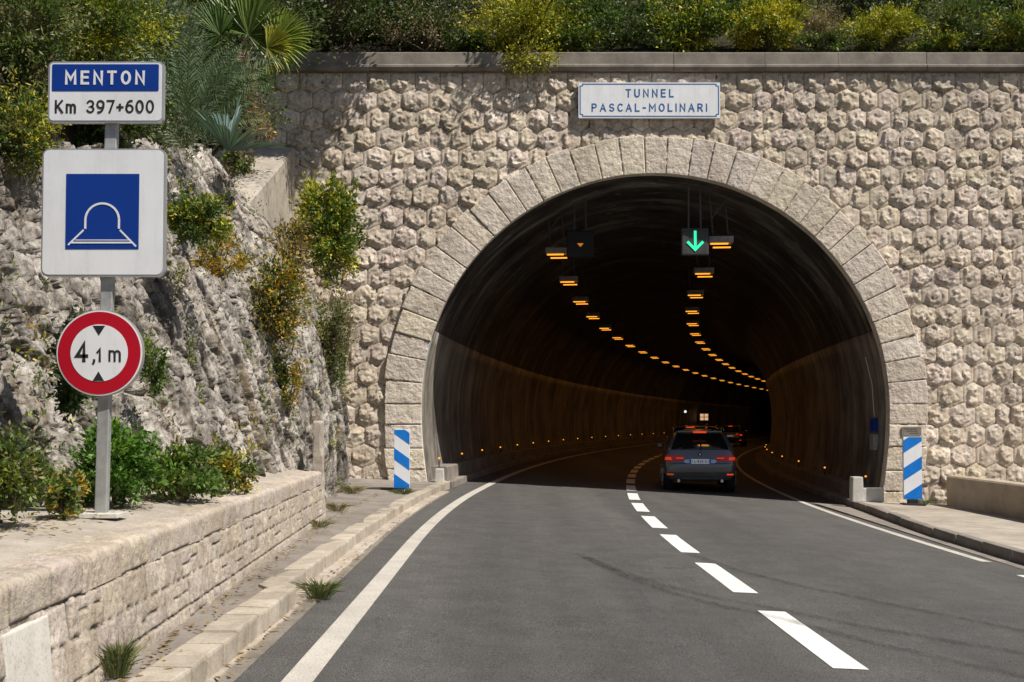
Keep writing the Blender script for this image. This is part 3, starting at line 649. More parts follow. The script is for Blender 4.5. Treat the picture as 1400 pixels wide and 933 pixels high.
# ------------------------------------------------------------------ ceiling lamps
lamp = empty('tunnel_lamp', (0, 0, 0), 'x', 'lamp', 'sodium lamps hung in two rows from the tunnel vault')
bm = bmesh.new(); v_ = box(bm, -.26, .26, -.16, .16, -.05, .09, .015); obj('housing', bm, M['housing'], lamp)
for yy, xx, zo in ((-.10, -.035, .0), (.08, .035, -.05)):
    bm = bmesh.new(); box(bm, -.19+xx, .19+xx, yy-.035, yy+.035, -.082+zo, -.058+zo, .008); obj('tube_light', bm, M['glowo'], lamp)
bm = bmesh.new(); tube(bm, [(-.16, 0, .13), (-.22, 0, 1.0)], .016, 6); tube(bm, [(.16, 0, .13), (.10, 0, 1.0)], .016, 6); tube(bm, [(-.18, 0, .5), (.12, 0, .9)], .015, 6); obj('hanger', bm, M['plastic'], lamp)
first = True
for nm, y0, x0, st, cnt in (('left', 24.9, 1.03, 4.85, 22), ('right', 23.4, 4.47, 4.72, 18)):
    for k in range(cnt):
        y = y0+st*k; o = lamp if first else copytree(lamp); first = False
        o.location = (x0+S(y)-S(y0), y, 5.30); o.rotation_euler = (0, 0, -math.atan(interp(y, KN)))
        o['label'] = f'{ORD[k]} orange lamp from the mouth in the {nm} row of the tunnel vault'
        if k < 14:
            al = bpy.data.lights.new('lamp_light', 'AREA'); al.shape = 'RECTANGLE'; al.size = .4; al.size_y = .25; al.energy = 4.6 if k > 1 else 1.8; al.color = (1, .42, .10)
            ao = bpy.data.objects.new('lamp_light', al); COL.objects.link(ao); ao.parent = o; ao.location = (0, 0, -.14)
# signals
def signal(px, py, D, hw_, lab, lit):
    p = at(px, py, D); o = empty('lane_signal', p, lab, 'traffic signal')
    bm = bmesh.new(); box(bm, -hw_, hw_, 0, .16, -hw_, hw_, .03)
    box(bm, -hw_*.85, hw_*.85, -.03, -.002, hw_*.80, hw_*.84, 0); obj('housing', bm, M['dark'] if lit else M['nearblack'], o)
    q = hw_
    if lit:
        bm = bmesh.new(); line(bm, [(0, q*.72), (0, -q*.50)], .055, -.012, -.002); line(bm, [(-q*.52, -.02), (0, -q*.60)], .055, -.014, -.003); line(bm, [(q*.52, -.02), (0, -q*.60)], .055, -.016, -.0035)
        bmesh.ops.recalc_face_normals(bm, faces=bm.faces[:]); obj('arrow', bm, M['glowg'], o)
    else:
        bm = bmesh.new(); ext(bm, [(-.07, .0), (.07, .0), (0, -.08)], -.012, -.002); bmesh.ops.recalc_face_normals(bm, faces=bm.faces[:]); obj('arrow', bm, M['glowd'], o)  # small orange wedge with weak emission
    zc = CZ+math.sqrt(max(0, (RI+.1)**2-(p.x-CX)**2))-p.z
    bm = bmesh.new()
    for xx in (-.13, .13): tube(bm, [(xx, .08, hw_-.01), (xx*.9, .08, zc+.05)], .02, 6)
    obj('hanger', bm, M['plastic'], o)
signal(950.5, 330.5, 23.0, .285, 'dark square lane signal with a lit green down arrow, hung from the vault', True)
signal(793.5, 333, 24.2, .30, 'dark square lane signal with only a dim orange glow, beside the left lamp row', False)
# lit sign deep in the tunnel
p = at(1003, 571, 100); o = empty('emergency_sign', (S(100)-S0-1.2, 100, 2.0), 'small glowing emergency sign far inside on the curved wall above the cars', 'sign')
bm = bmesh.new(); box(bm, -.42, .42, 0, .12, -.40, .40, .02); obj('housing', bm, M['dark'], o)
for sx in (-.2, .2):
    for sz in (-.2, .12): bm = bmesh.new(); box(bm, sx-.16, sx+.16, -.02, -.003, sz-.12, sz+.14, 0); obj('lit_field', bm, M['gloww'], o)
p = at(937, 563, 80); o = empty('wall_light', p, 'tiny white light point deep on the left tunnel wall', 'light')
bm = bmesh.new(); bmesh.ops.create_uvsphere(bm, u_segments=8, v_segments=6, radius=.09); obj('bulb', bm, plain('white_bulb', (.5, .5, .5), emit=(.9, 1, 1), es=1), o)
bm = bmesh.new(); tube(bm, [(0, .05, 0), (-1.4, .25, .05)], .03, 6); obj('bracket', bm, M['plastic'], o)

# ------------------------------------------------------------------ retaining wall and terrace on the left
rw = empty('retaining_wall', (-2.1, 8, .2), 'low pale rubble-stone retaining wall beside the left pavement', 'wall')
rnd = random.Random(33); cells = []; WT = .80
# random rubble brought to rough courses
cour = [.0, .165, .345, .52]
for r_ in range(3):
    y = -2-rnd.random(); sh = rnd.uniform(-.02, .02); pj = sh
    while y < 13.6:
        wd_ = rnd.uniform(.13, .42); y2 = min(y+wd_, 13.6); nj = rnd.uniform(-.022, .022)
        z0, z1 = cour[r_], cour[r_+1]
        if rnd.random() < .30 and wd_ < .40 and z1-z0 > .12:
            zm = (z0+z1)/2+rnd.uniform(-.02, .02); cells.append([(y, z0), (y2, z0), (y2, zm), (y, zm)]); cells.append([(y, zm), (y2, zm), (y2, z1), (y, z1)])
        else: cells.append([(y+rnd.uniform(0, .02), z0), (y2, z0), (y2-rnd.uniform(0, .02), z1), (y, z1)])
        y = y2
slab = (4.06, 4.50, .18, .50)
cells = [c for c in cells if not (slab[0] < (c[0][0]+c[1][0])/2 < slab[1] and (c[0][1]+c[2][1])/2 < slab[3])]
us, vs, U, Vv, H, T = relief([ccw(c) for c in cells], 1.5, 13.6, 0, .525, .011, np.random.RandomState(8), depth=.009, bulge=.011, planes=3, steep=.07, rough=.013, nf=9, round_=.010, edge=.004, tint=.12, seed=31, joint=.45)
WX = np.array([wallX(u) for u in us])[:, None]
gridobj('stone_face', WX+.02-.10*Vv+H, U, Vv+.12, T, M['lowwall'], rw, flip=True)
cells = []; y = -2
while y < 13.6: y2 = min(y+rnd.uniform(.26, .6), 13.6); zb_ = rnd.choice([-.03, -.03, .001]); cells.append([(y, zb_), (y2, zb_), (y2, .9), (y, .9)]); y = y2
us, vs, U, Vv, H, T = relief(cells, 1.5, 13.6, 0, .46, .0125, np.random.RandomState(18), depth=.009, bulge=.008, planes=2, steep=.04, rough=.012, nf=9, round_=.010, edge=.004, tint=.10, seed=41, joint=.45, tone=1.08)
WX = np.array([wallX(u) for u in us])[:, None]; fr_ = np.clip((Vv-.13)/.035, 0, 1); ang = fr_*math.pi/2     # front face, rounded nose, then the top
Xc = WX-.032; PX = np.where(Vv < .13, Xc+H, np.where(Vv < .165, Xc-.03+(.03+H)*np.cos(ang), Xc-.03-(Vv-.165)+H*0)); PZ = np.where(Vv < .13, .64+Vv, np.where(Vv < .165, .77+(.03+H)*np.sin(ang), .80+H))
gridobj('coping_stones', PX, U, PZ, T, M['lowwall'], rw, flip=True)
bm = bmesh.new(); box(bm, -.03, .02, slab[0], slab[1], -.1+.2, .62, .008, None)
for q in bm.verts: q.co.x += wallX(q.co.y)+.005-.09*(q.co.z-.2); q.co -= rw.location
obj('smooth_slab', bm, M['palek'], rw)['label'] = 'smooth pale slab let into the rubble wall'
bm = bmesh.new(); box(bm, -.12, .0, 13.6, 13.78, .05, 1.42, .02)
bmesh.ops.subdivide_edges(bm, edges=[e for e in bm.edges if e.calc_length() > .3], cuts=12, use_grid_fill=True)
for q in bm.verts: q.co += Vector([noise.noise(q.co*7+Vector((k*9, 0, 0)))*.03 for k in range(3)])
for q in bm.verts: q.co.x += wallX(13.6)-.0-.02*q.co.z; q.co -= rw.location
obj('end_pillar', bm, M['wing'], rw)
sheet('terrace', fr(-4, 14, .4), lambda y: [(-3.9, y, .86), (-3.2, y, .86), (-2.75, y, .855+.008*noise.noise(Vector((y, 1, 0)))), (wallX(y)-.42, y, .83), (wallX(y)-.22, y, .803)], M['terrace'])

# ------------------------------------------------------------------ rock face and hillside
FOOT = [(-6, -2.7), (3, -2.78), (5.3, -2.74), (6.1, -2.68), (6.4, -3.15), (7.2, -3.05), (8.2, -2.85), (10, -2.58), (13, -2.62), (14.2, -2.55), (18.6, -2.72), (19.6, -3.1), (20.6, -3.6), (23.2, -4.8)]
TOPZ = [(-6, 2.2), (4, 2.6), (6.2, 2.95), (7, 3.1), (10, 4.0), (15, 5.15), (19, 5.5), (20.5, 5.1), (23.2, 5.6)]
def lean(y, hh):
    a = interp(y, [(3, .02), (6.2, .05), (6.6, .24), (11, .30)])*hh; b = .02*hh+.0165*hh**3
    t = max(0, min(1, (y-11)/5)); return a*(1-t)+b*t
def rocksurf(y, t):
    zb = interp(y, [(-6, .6), (13.5, .6), (14.5, .1), (24, 0)]); zt = interp(y, TOPZ); z = zb+(zt-zb)*t
    x = interp(y, FOOT)-lean(y, max(0, z-.85 if y < 14 else z-.5)); return x, z
def sm(x): return x*x*(3-2*x)
def rockdisp(x, y, z):
    u = y+.34*z+.25*noise.noise(Vector((y*.8, z*.8, 3)))
    a = noise.noise(Vector((u*1.15, z*.22, 1.7))); b = noise.noise(Vector((u*2.6, z*.45, 8.1))); c = noise.noise(Vector((u*6, z*1.5, 4.4)))
    rib = abs(a)**.6*.34+abs(b)**.7*.20-.2
    d = rib+.07*c+.06*noise.noise(Vector((y*2.2, z*2.2, 5)))+.035*abs(noise.noise(Vector((y*9, z*6, 2))))+.02*noise.noise(Vector((y*17, z*12, 7)))
    return d
rock_y = np.array(fr(-5, 3, .25)+fr(3.03, 23.2, .026)); nt_ = 200; tt = np.linspace(0, 1, nt_+1)
def rockrelief(y, z):
    w1 = .12*fbm(y*.9, z*.30, 61, 3)+.03*vnoise(y*6, z*2.2, 62); u = y+.42*z+w1; cl = lambda f, k: np.clip(f/k, 0, 1)**.6; cr = lambda f, k: np.exp(-(f/k)**2)
    f1, f2, cid, ox, oy = voro(u/.80, z/6.0+.1*w1, 71); r1 = (cid % 997)/997; t1 = ((cid//7) % 91)/91-.5; e1 = cl(f2-f1, .25)
    big = e1*(.08+.12*r1)+.26*t1*ox-.07*cr(f2-f1, .05)
    f1, f2, cid, ox, oy = voro(u/.30+.22*vnoise(y*3, z*1.1, 5), z/.95+.35*vnoise(y*2, z*2, 15), 72); r2 = (cid % 997)/997; t2 = ((cid//7) % 91)/91-.5; t3 = ((cid//13) % 89)/89-.5; e2 = cl(f2-f1, .2)
    med = e2*(.02+.06*r2)+.15*t2*ox+.07*t3*oy-.06*cr(f2-f1, .06)
    f1, f2, cid, ox, oy = voro(u/.115+.5*vnoise(y*8, z*5, 6), z/.20+.5*vnoise(y*6, z*6, 16), 73); r3 = (cid % 997)/997; e3 = cl(f2-f1, .2)
    sm_ = e3*(.006+.022*r3)+.07*((cid//7 % 91)/91-.5)*ox+.05*((cid//13 % 89)/89-.5)*oy-.025*cr(f2-f1, .08)
    return big+med+sm_-.16+.022*fbm(y*12, z*9, 77, 3), r2
Yg, Tg = np.meshgrid(rock_y, tt, indexing='ij'); Xg = np.zeros(Yg.shape); Zg = np.zeros(Yg.shape)
for i, y in enumerate(rock_y):
    for k, t in enumerate(tt): Xg[i, k], Zg[i, k] = rocksurf(y, t)
Hh, rr2 = rockrelief(Yg, Zg); fade = np.minimum(1, 5*Tg+.35); topf = np.clip((Tg-.93)/.07, 0, 1)
Xr = Xg+Hh*fade*(1-.3*topf)-.12; Yr = Yg+.06*vnoise(Yg*3, Zg*3, 91)+.05*vnoise(Xr*6+3, Zg*6, 93)+.03*vnoise(Xr*15+3, Zg*15, 94); Zr = Zg+.05*vnoise(Yg*3, Zg*3, 92)+topf*.16*fbm(Yg*2, Zg*0+Yg*.3, 95)
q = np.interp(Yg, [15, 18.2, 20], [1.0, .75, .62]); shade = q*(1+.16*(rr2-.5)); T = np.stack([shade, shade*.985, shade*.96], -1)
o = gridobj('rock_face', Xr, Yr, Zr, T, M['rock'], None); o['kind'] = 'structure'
def hl(y):
    x, z = rocksurf(y, 1); out = [(x-.22, y, z-.25)]
    for k, dx in enumerate((.5, .8, 1.2, 2, 3, 4.5, 7, 11, 18, 30)):
        out.append((x-dx, y, z+.02+(.62*dx)+.25*noise.noise(Vector((dx*.8, y*.5, 0)))*min(1, dx)))
    return out
sheet('hillside', fr(-6, 23.3, .5), hl, M['earth'])
sheet('hillside', fr(FY+.3, 60, 1.0), lambda y: [(x, y, 9.0+.62*(y-FY-.3)+.3*noise.noise(Vector((x*.5, y*.5, 5)))*min(1, (y-FY-.3)/2)+max(0, (-5-x))*.5*min(1, (y-FY)/3)) for x in np.linspace(-30, 34, 50)], M['earth'])
# wing wall
ww = empty('wing_wall', (-4.6, 21, 4), 'pale concrete wing wall with a sloping top between rock and portal wall', 'wall')
V = []; ys_ = [18.6, 19.4, 20.3, 21.2, 22.0, FY]; F = []
for y in ys_:
    zt = 5.15+(y-18.6)/(FY-18.6)*(7.15-5.15); x = -4.52-.0*(y-18.6)
    V += [(x, y, 2.4), (x, y, zt-.05), (x-.03, y, zt), (x-.62, y, zt+.05), (x-.65, y, zt), (x-.65, y, 2.4)]
for i in range(len(ys_)-1):
    for k in range(5): a = i*6+k; F.append((a, a+6, a+7, a+1))
F.append((0, 1, 2, 3, 4, 5)); pyobj('wall', V, F, M['wing'], ww)
# low curved parapet on the right
pp = empty('parapet_wall', (8.7, 18, 0), 'low curving tan concrete parapet in front of the right of the portal wall', 'wall')
V, F = [], []; ys_ = fr(4, 22.35, .5)
def px_(y): return interp(y, [(4, 7.6), (10, 8.25), (14, 8.58), (17, 8.74), (20, 8.82), (22.4, 8.83)])
for i, y in enumerate(ys_):
    x = px_(y); zb = g(8.8)+.05; zt = .34
    V += [(x, y, zb-.3), (x, y, zt-.03), (x+.03, y, zt), (x+.32, y, zt), (x+.35, y, zt-.03), (x+.35, y, zb-.3)]
    if i:
        for k in range(5): a = (i-1)*6+k; F.append((a, a+1, a+7, a+6))
F.append(tuple(range(len(V)-6, len(V)))); pyobj('wall', V, F, M['parapet'], pp)

# ------------------------------------------------------------------ striped boards
def board(px0, px1, py0, py1, D, sgn, lab):
    a = at(px0, py1, D); b = at(px1, py0, D); cx = (a.x+b.x)/2; zg = g(cx, D)+.132
    o = empty('guide_board', (cx, D, zg), lab, 'marker board', 'blue and white striped boards flanking the tunnel mouth')
    W = (b.x-a.x)/2; z0, z1 = a.z-zg+.03, b.z-zg; H = z1-z0
    bm = bmesh.new(); box(bm, -W, W, 0, .07, z0, z1, .006); obj('panel', bm, M['pwhite'], o)
    def clipz(poly, lo, hi):
        for lim, s in ((lo, 1), (hi, -1)):
            out = []
            for i in range(len(poly)):
                p, q = poly[i], poly[(i+1) % len(poly)]; pi_, qi = s*(p[1]-lim) >= 0, s*(q[1]-lim) >= 0
                if pi_: out.append(p)
                if pi_ != qi: t = (lim-p[1])/(q[1]-p[1]); out.append((p[0]+(q[0]-p[0])*t, lim))
            poly = out
            if not poly: break
        return poly
    for k in range(3):
        a_ = -.13+.44*k; b_ = a_+(.20 if k < 2 else .5); zz_ = lambda t: z1-H*t; dl, dr_ = (0, .19) if sgn > 0 else (.19, 0)
        poly = [(-W, zz_(b_+dl)), (W, zz_(b_+dr_)), (W, zz_(a_+dr_)), (-W, zz_(a_+dl))]
        poly = clipz(poly, z0+.004, z1-.004)
        if len(poly) > 2:
            bm = bmesh.new(); ext(bm, poly, -.003, .001); bmesh.ops.recalc_face_normals(bm, faces=bm.faces[:]); obj('blue_stripe', bm, M['lblue'], o)
    bm = bmesh.new(); box(bm, -W*.55, W*.55, .0, .08, .02, z0-.001, .01); box(bm, -W*1.15, W*1.15, -.12, .18, -.01, .035, .012); obj('rubber_foot', bm, M['rubber'], o)
board(538.5, 560, 587.5, 670, 19.2, 1, 'blue and white striped board at the left of the tunnel mouth')
board(1236, 1260, 597.5, 685, 22.0, -1, 'blue and white striped board at the right of the tunnel mouth by the parapet')
p = at(525, 672, 19.6); bm = bmesh.new(); box(bm, -.42, .32, -.12, .12, -.01, .025, .008); o = obj('shadow_slab', bm, M['plastic']); o.location = (p.x, 19.5, g(p.x, 19.5)+.132); tag(o, 'thin dark slab standing in for the shadow left of the striped board', 'plate')  # dark slab laid where the striped board's cast shadow falls

# ------------------------------------------------------------------ road sign post
D = 6.55; pb = at(137, 700, D); post = empty('sign_post', (pb.x, D, .856), 'galvanised post carrying the MENTON kilometre plate, tunnel sign and 4,1 m height limit sign', 'road sign')
kx = D/1500; lx = lambda px: (px-137)*kx; top = at(145, 170, D); lz = lambda py: (at(137, py, D).z-.856)
bm = bmesh.new(); box(bm, -.036, .036, 0, .05, 0, lz(90), .006); tiltx = .012
for q in bm.verts: q.co.x += q.co.z*.014
obj('post', bm, M['galv'], post)
bm = bmesh.new(); box(bm, -.13, .13, -.08, .12, -.015, .012, .004); obj('base_plate', bm, M['palek'], post)
def fold(x0, x1, z0, z1, r, name, dy=.0):
    q = empty(name, (0, 0, 0), None, None); q.parent = post; return q
def platepart(name, x0, x1, z0, z1, r):
    bm = bmesh.new(); P1 = rrect(x0, x1, z0, z1, r); ext(bm, P1, -.035, -.001); bmesh.ops.recalc_face_normals(bm, faces=bm.faces[:])
    return obj(name, bm, M['alu'], post)
a = platepart('place_plate', lx(61), lx(219.5), lz(170), lz(87), .03); cxp = (lx(61)+lx(219.5))/2
flat('face', rrect(lx(61)+.01, lx(219.5)-.012, lz(170)+.012, lz(87)-.01, .022), -.038, -.034, M['white'], a)
flat('blue_band', rrect(lx(66.5), lx(213), lz(127.5), lz(91), .008), -.040, -.036, M['blue'], a)
text('lettering', 'MENTON', M['white'], a, lx(84.5), lx(194), lz(118.8), lz(99.8), .0150, 1.02, -.042)
text('lettering', 'Km', M['black'], a, lx(71), lx(100), lz(157.5), lz(139.5), .0115, 1.0, -.040)
text('digits', '397+600', M['black'], a, lx(114), lx(207), lz(157.5), lz(139.5), .0115, 1.02, -.040)
a = platepart('tunnel_plate', lx(54.5), lx(223.5), lz(379.5), lz(205.5), .045)
flat('face', rrect(lx(54.5)+.009, lx(223.5)-.013, lz(379.5)+.012, lz(205.5)-.009, .035), -.038, -.034, M['white'], a)
flat('blue_field', rrect(lx(88), lx(188), lz(342.5), lz(240), .003), -.040, -.036, M['blue'], a)
bm = bmesh.new(); ac = (lx(138), lz(303)); ra = 23*kx
arc = [(ac[0]-ra, lz(313.5))]+[(ac[0]-ra*math.cos(math.pi*k/20), ac[1]+ra*math.sin(math.pi*k/20)) for k in range(21)]+[(ac[0]+ra, lz(313.5))]
line(bm, arc, .012, -.0422, -.0395); line(bm, [(lx(92.5), lz(336)), (lx(112), lz(317))], .010, -.0415, -.0395); line(bm, [(lx(184), lz(338)), (lx(163), lz(317))], .010, -.0415, -.0395)
line(bm, [(lx(97), lz(333.5)), (lx(179), lz(333.5))], .010, -.0428, -.0395); line(bm, [(lx(102), lz(330)), (lx(175), lz(330))], .005, -.0424, -.0395)
bmesh.ops.recalc_face_normals(bm, faces=bm.faces[:]); obj('tunnel_pictogram', bm, M['white'], a)
def disc(r, n=64, sx=0): return [(sx+r*math.cos(2*math.pi*k/n), r*math.sin(2*math.pi*k/n)) for k in range(n)]
rc = (lx(136.5), lz(483.5)); rr = 59*kx
def dpoly(r): return [(rc[0]+p[0], rc[1]+p[1]) for p in disc(r)]
bm = bmesh.new(); ext(bm, dpoly(rr), -.038, -.001); bmesh.ops.recalc_face_normals(bm, faces=bm.faces[:]); a = obj('height_limit_disc', bm, M['alu'], post)
flat('white_rim', dpoly(rr-.004), -.041, -.037, M['white'], a); flat('red_ring', dpoly(rr-.012), -.043, -.039, M['red'], a); flat('face', dpoly(39*kx), -.045, -.041, M['white'], a)
bm = bmesh.new(); cxr = lx(136); ext(bm, [(cxr-.037, lz(446.5)), (cxr, lz(460)), (cxr+.037, lz(446.5))], -.0465, -.044); ext(bm, [(cxr-.034, lz(521.5)), (cxr+.034, lz(521.5)), (cxr, lz(508.5))], -.0465, -.044)
bmesh.ops.recalc_face_normals(bm, faces=bm.faces[:]); obj('arrow_heads', bm, M['black'], a)
text('digit', '4', M['black'], a, lx(104), lx(123), lz(496), lz(468.5), .021, .95, -.0465, sp=0)
text('comma', ',', M['black'], a, lx(127), lx(132), lz(496.5), lz(479), .014, .95, -.0465, sp=0)
text('digit', '1', M['black'], a, lx(133), lx(141), lz(496), lz(477), .0135, .95, -.0465, sp=0)
text('letter', 'm', M['black'], a, lx(149.5), lx(165.5), lz(495.5), lz(476)+.012, .0115, 1.0, -.0465, sp=0)

# ------------------------------------------------------------------ cars
def body_mesh(W=.86, H=1.43, L=4.25):
    st = [  # y, list of (x, z, dy)
        (0.0, [(0, .30, .10), (.66, .30, .10), (.80, .38, .06), (.84, .60, .0), (.83, .74, .06), (.78, .92, .10), (.64, 1.20, .30), (.55, 1.36, .44), (0, 1.40, .42)]),
        (.16, [(0, .24, 0), (.74, .24, 0), (.86, .36, 0), (.885, .60, 0), (.875, .82, 0), (.84, .96, 0), (.70, 1.20, .25), (.60, 1.375, .38), (0, 1.42, .38)]),
        (.95, [(0, .22, 0), (.76, .22, 0), (.875, .36, 0), (.90, .60, 0), (.89, .82, 0), (.845, .97, 0), (.71, 1.23, 0), (.61, 1.39, 0), (0, 1.44, 0)]),
        (2.1, [(0, .22, 0), (.76, .22, 0), (.87, .36, 0), (.89, .60, 0), (.88, .82, 0), (.84, .97, 0), (.72, 1.24, 0), (.61, 1.395, 0), (0, 1.44, 0)]),
        (2.75, [(0, .22, 0), (.76, .22, 0), (.87, .36, 0), (.89, .60, 0), (.88, .80, 0), (.83, .95, 0), (.71, 1.16, 0), (.60, 1.28, 0), (0, 1.31, 0)]),
        (3.3, [(0, .22, 0), (.76, .22, 0), (.87, .36, 0), (.88, .58, 0), (.86, .76, 0), (.80, .88, 0), (.70, .93, 0), (.5, .96, 0), (0, .98, 0)]),
        (4.05, [(0, .24, 0), (.70, .24, 0), (.82, .36, 0), (.83, .55, 0), (.80, .68, 0), (.74, .77, 0), (.62, .80, 0), (.4, .82, 0), (0, .83, 0)]),
        (4.25, [(0, .30, 0), (.55, .30, 0), (.66, .38, 0), (.68, .52, 0), (.65, .62, 0), (.6, .68, 0), (.5, .70, 0), (.3, .71, 0), (0, .72, 0)])]
    bm = bmesh.new(); rings = []
    for y, pts in st:
        ring = [bm.verts.new((x, y+dy, z)) for x, z, dy in pts]+[bm.verts.new((-x, y+dy, z)) for x, z, dy in pts[-2:0:-1]]
        rings.append(ring)
    n = len(rings[0])
    for a, b in zip(rings, rings[1:]):
        for k in range(n): bm.faces.new((a[k], a[(k+1) % n], b[(k+1) % n], b[k]))
    for ring, fl in ((rings[0], 0), (rings[-1], 1)):
        for k in range(8):
            a, b = ring[k], ring[k+1]; c, d = ring[(n-k-1) % n], ring[(n-k) % n]
            q = [a, b, c, d]; q = [v_ for i, v_ in enumerate(q) if v_ not in q[:i]]
            if len(q) > 2: bm.faces.new(q)
    bmesh.ops.recalc_face_normals(bm, faces=bm.faces[:])
    cr = bm.edges.layers.float.new('crease_edge')
    for ring in rings[:1]:
        for k in (3, 5, n-3, n-5, 4, n-4): 
            e = bm.edges.get((ring[k], ring[(k+1) % n]))
    return bm
def make_car(paint, lab, loc, rz, lights):
    car = empty('passenger_car', loc, lab, 'car', 'cars driving away through the tunnel', rz); car.scale = (.94, 1, 1.03)
    bm = body_mesh(); me = bpy.data.meshes.new('tmp'); bm.to_mesh(me); bm.free()
    tmp = bpy.data.objects.new('tmp', me); COL.objects.link(tmp); md = tmp.modifiers.new('s', 'SUBSURF'); md.levels = 3
    dg = bpy.context.evaluated_depsgraph_get(); dg.update(); ev = tmp.evaluated_get(dg); me2 = bpy.data.meshes.new_from_object(ev); bpy.data.objects.remove(tmp)
    bvh = BVHTree.FromPolygons([v_.co.copy() for v_ in me2.vertices], [tuple(p.vertices) for p in me2.polygons])
    link('body', me2, paint, car, True)
    def patch(name, rows, m, off=.008, nc=14, thick=0, parent=car, axis='y', sgn=1):
        Vv, Ff = [], []; R_ = []
        for (z, x0, x1) in rows:
            rr_ = []
            for k in range(nc+1):
                q = x0+(x1-x0)*k/nc
                if axis == 'y': hit = bvh.ray_cast(Vector((q, -2, z)), Vector((0, 1, 0)))[0]; d_ = Vector((0, -off, 0))
                else: hit = bvh.ray_cast(Vector((sgn*3, q, z)), Vector((-sgn, 0, 0)))[0]; d_ = Vector((sgn*off, 0, 0))
                if hit is None: hit = Vector((q, .3, z)) if axis == 'y' else Vector((sgn*.7, q, z))
                rr_.append(len(Vv)); Vv.append(hit+d_)
            R_.append(rr_)
        for a, b in zip(R_, R_[1:]):
            for k in range(nc): Ff.append((a[k], a[k+1], b[k+1], b[k]))
        return pyobj(name, Vv, Ff, m, parent, True, local=False)
    def rowsym(l): return [(z, -x, x) for z, x in l]
    def sub(l, n=4):
        out = []
        for a, b in zip(l, l[1:]):
            for k in range(n): t = k/n; out.append(tuple(a[i]+(b[i]-a[i])*t for i in range(3)))
        out.append(l[-1]); return out
    rwn = patch('rear_window', sub(rowsym([(.965, .66), (.98, .69), (1.12, .64), (1.29, .55), (1.31, .52)])), M['glass'], .012)
    bm = bmesh.new(); tube(bm, [(.02, .06, .98), (.03, .15, 1.10), (-.02, .24, 1.20)], .012, 6); obj('wiper', bm, M['rubber'], rwn)
    bm = bmesh.new(); vs = box(bm, -.54, .54, .20, .52, 1.345, 1.385, .015, None); obj('roof_spoiler', bm, paint, car)
    bm = bmesh.new(); box(bm, -.16, .16, .185, .20, 1.335, 1.372, .004); obj('brake_light', bm, M['lensb'], car)
    for s in (-1, 1):
        t = patch('tail_light', sub([(.70, s*.60, s*.85), (.73, s*.38, s*.86), (.80, s*.36, s*.86), (.845, s*.50, s*.86)], 3), M['lens'], .012, 12)
        patch('lit_strip', sub([(.735, s*.68, s*.845), (.80, s*.70, s*.845)], 3), lights, .018, 6, parent=t)
        patch('lit_strip', sub([(.765, s*.40, s*.58), (.79, s*.40, s*.58)], 2), M['lenso'], .018, 6, parent=t)
        patch('rear_reflector', sub([(.40, s*.64, s*.80), (.43, s*.64, s*.80)], 2), M['lensb'] if s > 0 else M['lenso'], .014, 6)
        patch('side_window', sub([(.985, .75, 2.95), (1.08, .85, 2.75), (1.22, 1.0, 2.45), (1.27, 1.15, 2.3)]), M['glass'], .01, 16, axis='x', sgn=s)
        bm = bmesh.new(); tube(bm, [(s*.62, .75, 1.40), (s*.62, .9, 1.445), (s*.62, 2.1, 1.45), (s*.62, 2.3, 1.41)], .014, 6); obj('roof_rail', bm, M['chrome'], car)
        bm = bmesh.new(); box(bm, s*.88-.02 if s > 0 else s*.88-.12, s*.88+.12 if s > 0 else s*.88+.02, 2.65, 2.75, .95, 1.06, .03); obj('mirror', bm, paint, car)
        bm = bmesh.new(); tube(bm, [(s*.52, .03, .275), (s*.52, .25, .275)], .035, 12); obj('exhaust', bm, M['chrome'], car)
        for yy in (.85, 3.45):
            bm = bmesh.new(); tube(bm, [(s*.66, yy, .33), (s*.68, yy, .33), (s*.86, yy, .33), (s*.88, yy, .33)], [.30, .33, .33, .30], 28)
            wv = obj('wheel', bm, M['rubber'], car); bm = bmesh.new(); tube(bm, [(s*.87, yy, .33), (s*.887, yy, .33)], .21, 20)
            for k in range(5):
                a_ = k*2*math.pi/5; 
                tube(bm, [(s*.892, yy, .33), (s*.892, yy+.2*math.cos(a_), .33+.2*math.sin(a_))], .03, 6)
            obj('rim', bm, M['alu'], wv)
    patch('lower_bumper', sub(rowsym([(.30, .66), (.40, .80), (.46, .84)])), M['plastic'], .010, 16)
    patch('bumper_trim', sub(rowsym([(.315, .44), (.345, .46)]), 2), M['chrome'], .02, 16)
    patch('tailgate_seam', sub(rowsym([(.655, .74), (.665, .74)]), 1), M['rubber'], .009, 16)
    patch('plate_recess', sub([(.665+.0, -.34, .34), (.70, -.40, .40), (.745, -.36, .36)], 2)[0:], M['chrome'], .010, 8)
    pz = .705; hit = bvh.ray_cast(Vector((0, -2, pz)), Vector((0, 1, 0)))[0]
    bm = bmesh.new(); box(bm, -.26, .26, hit.y-.032, hit.y-.012, pz-.052, pz+.052, .006); pl = obj('number_plate', bm, plain('plate_white', (.6, .62, .62), .4, emit=(.8, .85, 1), es=.10), car)
    bm = bmesh.new(); box(bm, -.26, -.215, hit.y-.035, hit.y-.030, pz-.05, pz+.05); box(bm, .215, .26, hit.y-.035, hit.y-.030, pz-.05, pz+.05); obj('blue_band', bm, M['lblue'], pl)
    text('lettering', 'FA-808-NJ', M['black'], pl, -.20, .20, pz-.033, pz+.033, .010, .85, hit.y-.034)
    hb = bvh.ray_cast(Vector((0, -2, .86)), Vector((0, 1, 0)))[0]
    bm = bmesh.new(); tube(bm, [(0, hb.y-.02, .86), (0, hb.y+.02, .86)], .042, 20); bd = obj('badge', bm, M['rubber'], car)
    bm = bmesh.new(); tube(bm, [(0, hb.y-.024, .86), (0, hb.y, .86)], .022, 12); obj('emblem', bm, M['chrome'], bd)
    return car
